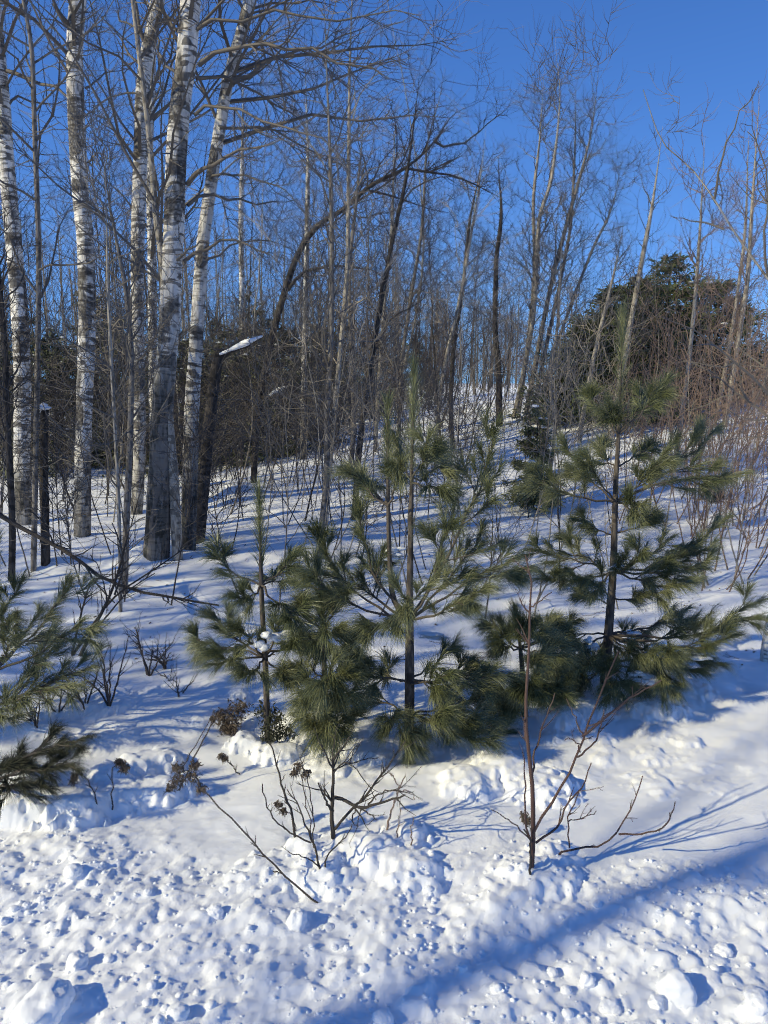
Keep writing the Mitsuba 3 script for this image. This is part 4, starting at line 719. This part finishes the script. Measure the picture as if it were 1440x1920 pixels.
weed('long dry weed lying aslant with a drooping seed head, front left of the crooked shrub', [(606, 1700), (520, 1630), (450, 1550), (400, 1500), (375, 1475)], [(362, 1455, .016), (335, 1462, .016), (378, 1478, .012), (322, 1475, .013), (365, 1435, .012), (332, 1440, .014)], 201, (4, 2.5), 6, .15, [[(375, 1475), (350, 1445), (325, 1455), (320, 1480)], [(365, 1460), (368, 1440), (382, 1433)]])
weed('broken side head of dry seeds hanging by the middle of the long weed', [(540, 1648), (520, 1635), (500, 1634), (488, 1650)], [(490, 1660, .010), (500, 1645, .010), (486, 1640, .010)], 202, (3, 2), 4, .05)
weed('upright dry weed with a drooping brown head at the left', [(211, 1532), (210, 1490), (210, 1455), (218, 1435)], [(228, 1432, .012), (232, 1442, .012), (222, 1428, .010), (238, 1438, .008)], 203, (3, 2), 2)
weed('dry weed bent left with a small brown head at the far left', [(195, 1536), (180, 1500), (165, 1465), (152, 1452)], [(137, 1465, .010), (140, 1455, .009)], 204, (3, 2), 2)
weed('pair of dry stalks leaning right behind the long weed', [(334, 1488), (360, 1430), (385, 1380), (402, 1350)], [(400, 1348, .010)], 205, (3, 2.5), 2, .1, [[(315, 1492), (355, 1420), (380, 1375), (396, 1345)]])
weed('small dry weed leaning left with a few brown seeds', [(450, 1454), (438, 1440), (425, 1425)], [(422, 1422, .009), (415, 1418, .008)], 206, (2.5, 2), 2)
weed('thin weed with curled leaves left of the crooked dark shrub', [(590, 1600), (578, 1530), (566, 1465), (560, 1440)], [(560, 1438, .012), (572, 1450, .010), (552, 1448, .008)], 207, (2.5, 1.5), 4, .1)
weed('short weed with dark leaves beside the straight leaning stem', [(556, 1560), (545, 1530), (530, 1515)], [(522, 1508, .010), (530, 1520, .009)], 208, (2, 1.5), 2)
weed('curled dead leaf caught on the foot of the red-stemmed sapling', [(1000, 1572), (993, 1552), (988, 1545)], [(987, 1538, .010), (984, 1530, .010)], 209, (2, 1.5), 1)
k = thing('dead_foliage', 'clump of brown dead foliage with snow on it at the foot of the small pine, left', 'dead plant'); y = gy(435, 1372)
dry_heads(k, [(432, 1352, y, .032), (415, 1342, y, .026), (446, 1330, y + .05, .03), (428, 1368, y - .02, .022)], 211, .009, 70, 'clump')
k = thing('dead_foliage', 'dark dead needles hanging at the foot of the small pine, right', 'dead plant'); y = gy(512, 1392)
dry_heads(k, [(515, 1352, y, .026), (508, 1376, y - .02, .022), (536, 1372, y, .024), (498, 1335, y + .1, .03)], 212, .010, 50, 'clump', 'mat_dead_needle')
k = thing('dead_foliage', 'tan clump of dead leaves hanging in the red brush at the right', 'dead plant'); y = gy(1330, 1000)
dry_heads(k, [(1325, 925, y, .05), (1335, 905, y, .05), (1345, 930, y, .05)], 213, .016, 110, 'clump')

# ---------------------------------------------------------------- trees beyond the left edge, whose shadows fall across the snow
rng = np.random.default_rng(21)
t0 = flat_ground(870, 1815, .03); d = np.array([.882, .471])
for i, (s, off, h, r) in enumerate([(9.2, 0, 12.5, .105), (8.5, 1.9, 9, .08), (9.5, 3.2, 9, .07), (11, 4.6, 10, .09), (8.0, 5.4, 8, .06), (12.5, 6.4, 10, .09), (12, 7.8, 9, .08), (13, 9.2, 10, .09), (6.2, 3.9, 7, .055), (7.2, 2.55, 8, .06), (5.6, 5.0, 7, .05), (9.8, 5.9, 9, .07), (6.6, 6.6, 7, .05), (8.4, 3.3, 6.5, .05)]):
    p = t0[:2] - d * s + np.array([-.471, .882]) * off; u = np.linspace(0, 1, 44)[:, None]; b = rng.normal(size=2) * (.15 if i else 0)
    P = np.array([p[0], p[1], gz(p[0], p[1]) - .05]) + u * [.0187 * h, .01 * h, h] + np.sin(u * 3) * [b[0], b[1], 0]
    bare_tree('aspen_tree', 'white-barked tree beyond the left edge whose shadow crosses the snow', 'tree', P, r * (1 - .8 * u[:, 0]), 300 + i, 'mat_birch', limbs=11, branches=70, twigs=420, lt=(.30, .97), split=False, group='trees beyond the left edge', rmin=.0035)

# ---------------------------------------------------------------- litter on the snow
rng = np.random.default_rng(33); n = 900
y = 4.3 + 9 * rng.random(n) ** 1.3; x = rng.uniform(-.55, .5, n) * y; z = ground_at(np.stack([x, y], 1)); a = rng.uniform(0, 6.28, n)
d = np.stack([np.cos(a), np.sin(a), rng.normal(size=n) * .12], 1); base = np.stack([x, y, z + .003], 1)
tw = rng.random(n) < .55; L = np.where(tw, rng.uniform(.03, .16, n), .02)
P = base[tw][:, None] + (d[tw] * L[tw][:, None])[:, None] * np.linspace(0, 1, 4)[None, :, None] + np.concatenate([np.zeros((tw.sum(), 1, 3)), rng.normal(size=(tw.sum(), 3, 3)) * .004], 1)
put('forest_litter', join([tubes(P, np.full(P.shape[:2], .0020), 3), blades(base[~tw], unit(d[~tw] + [0, 0, .2]), rng.uniform(.012, .035, (~tw).sum()), .010, rng, .5)]), 'mat_dry')
labels['forest_litter'] = {'label': 'bits of twig and dead leaf scattered on the snow', 'category': 'litter', 'kind': 'stuff'}
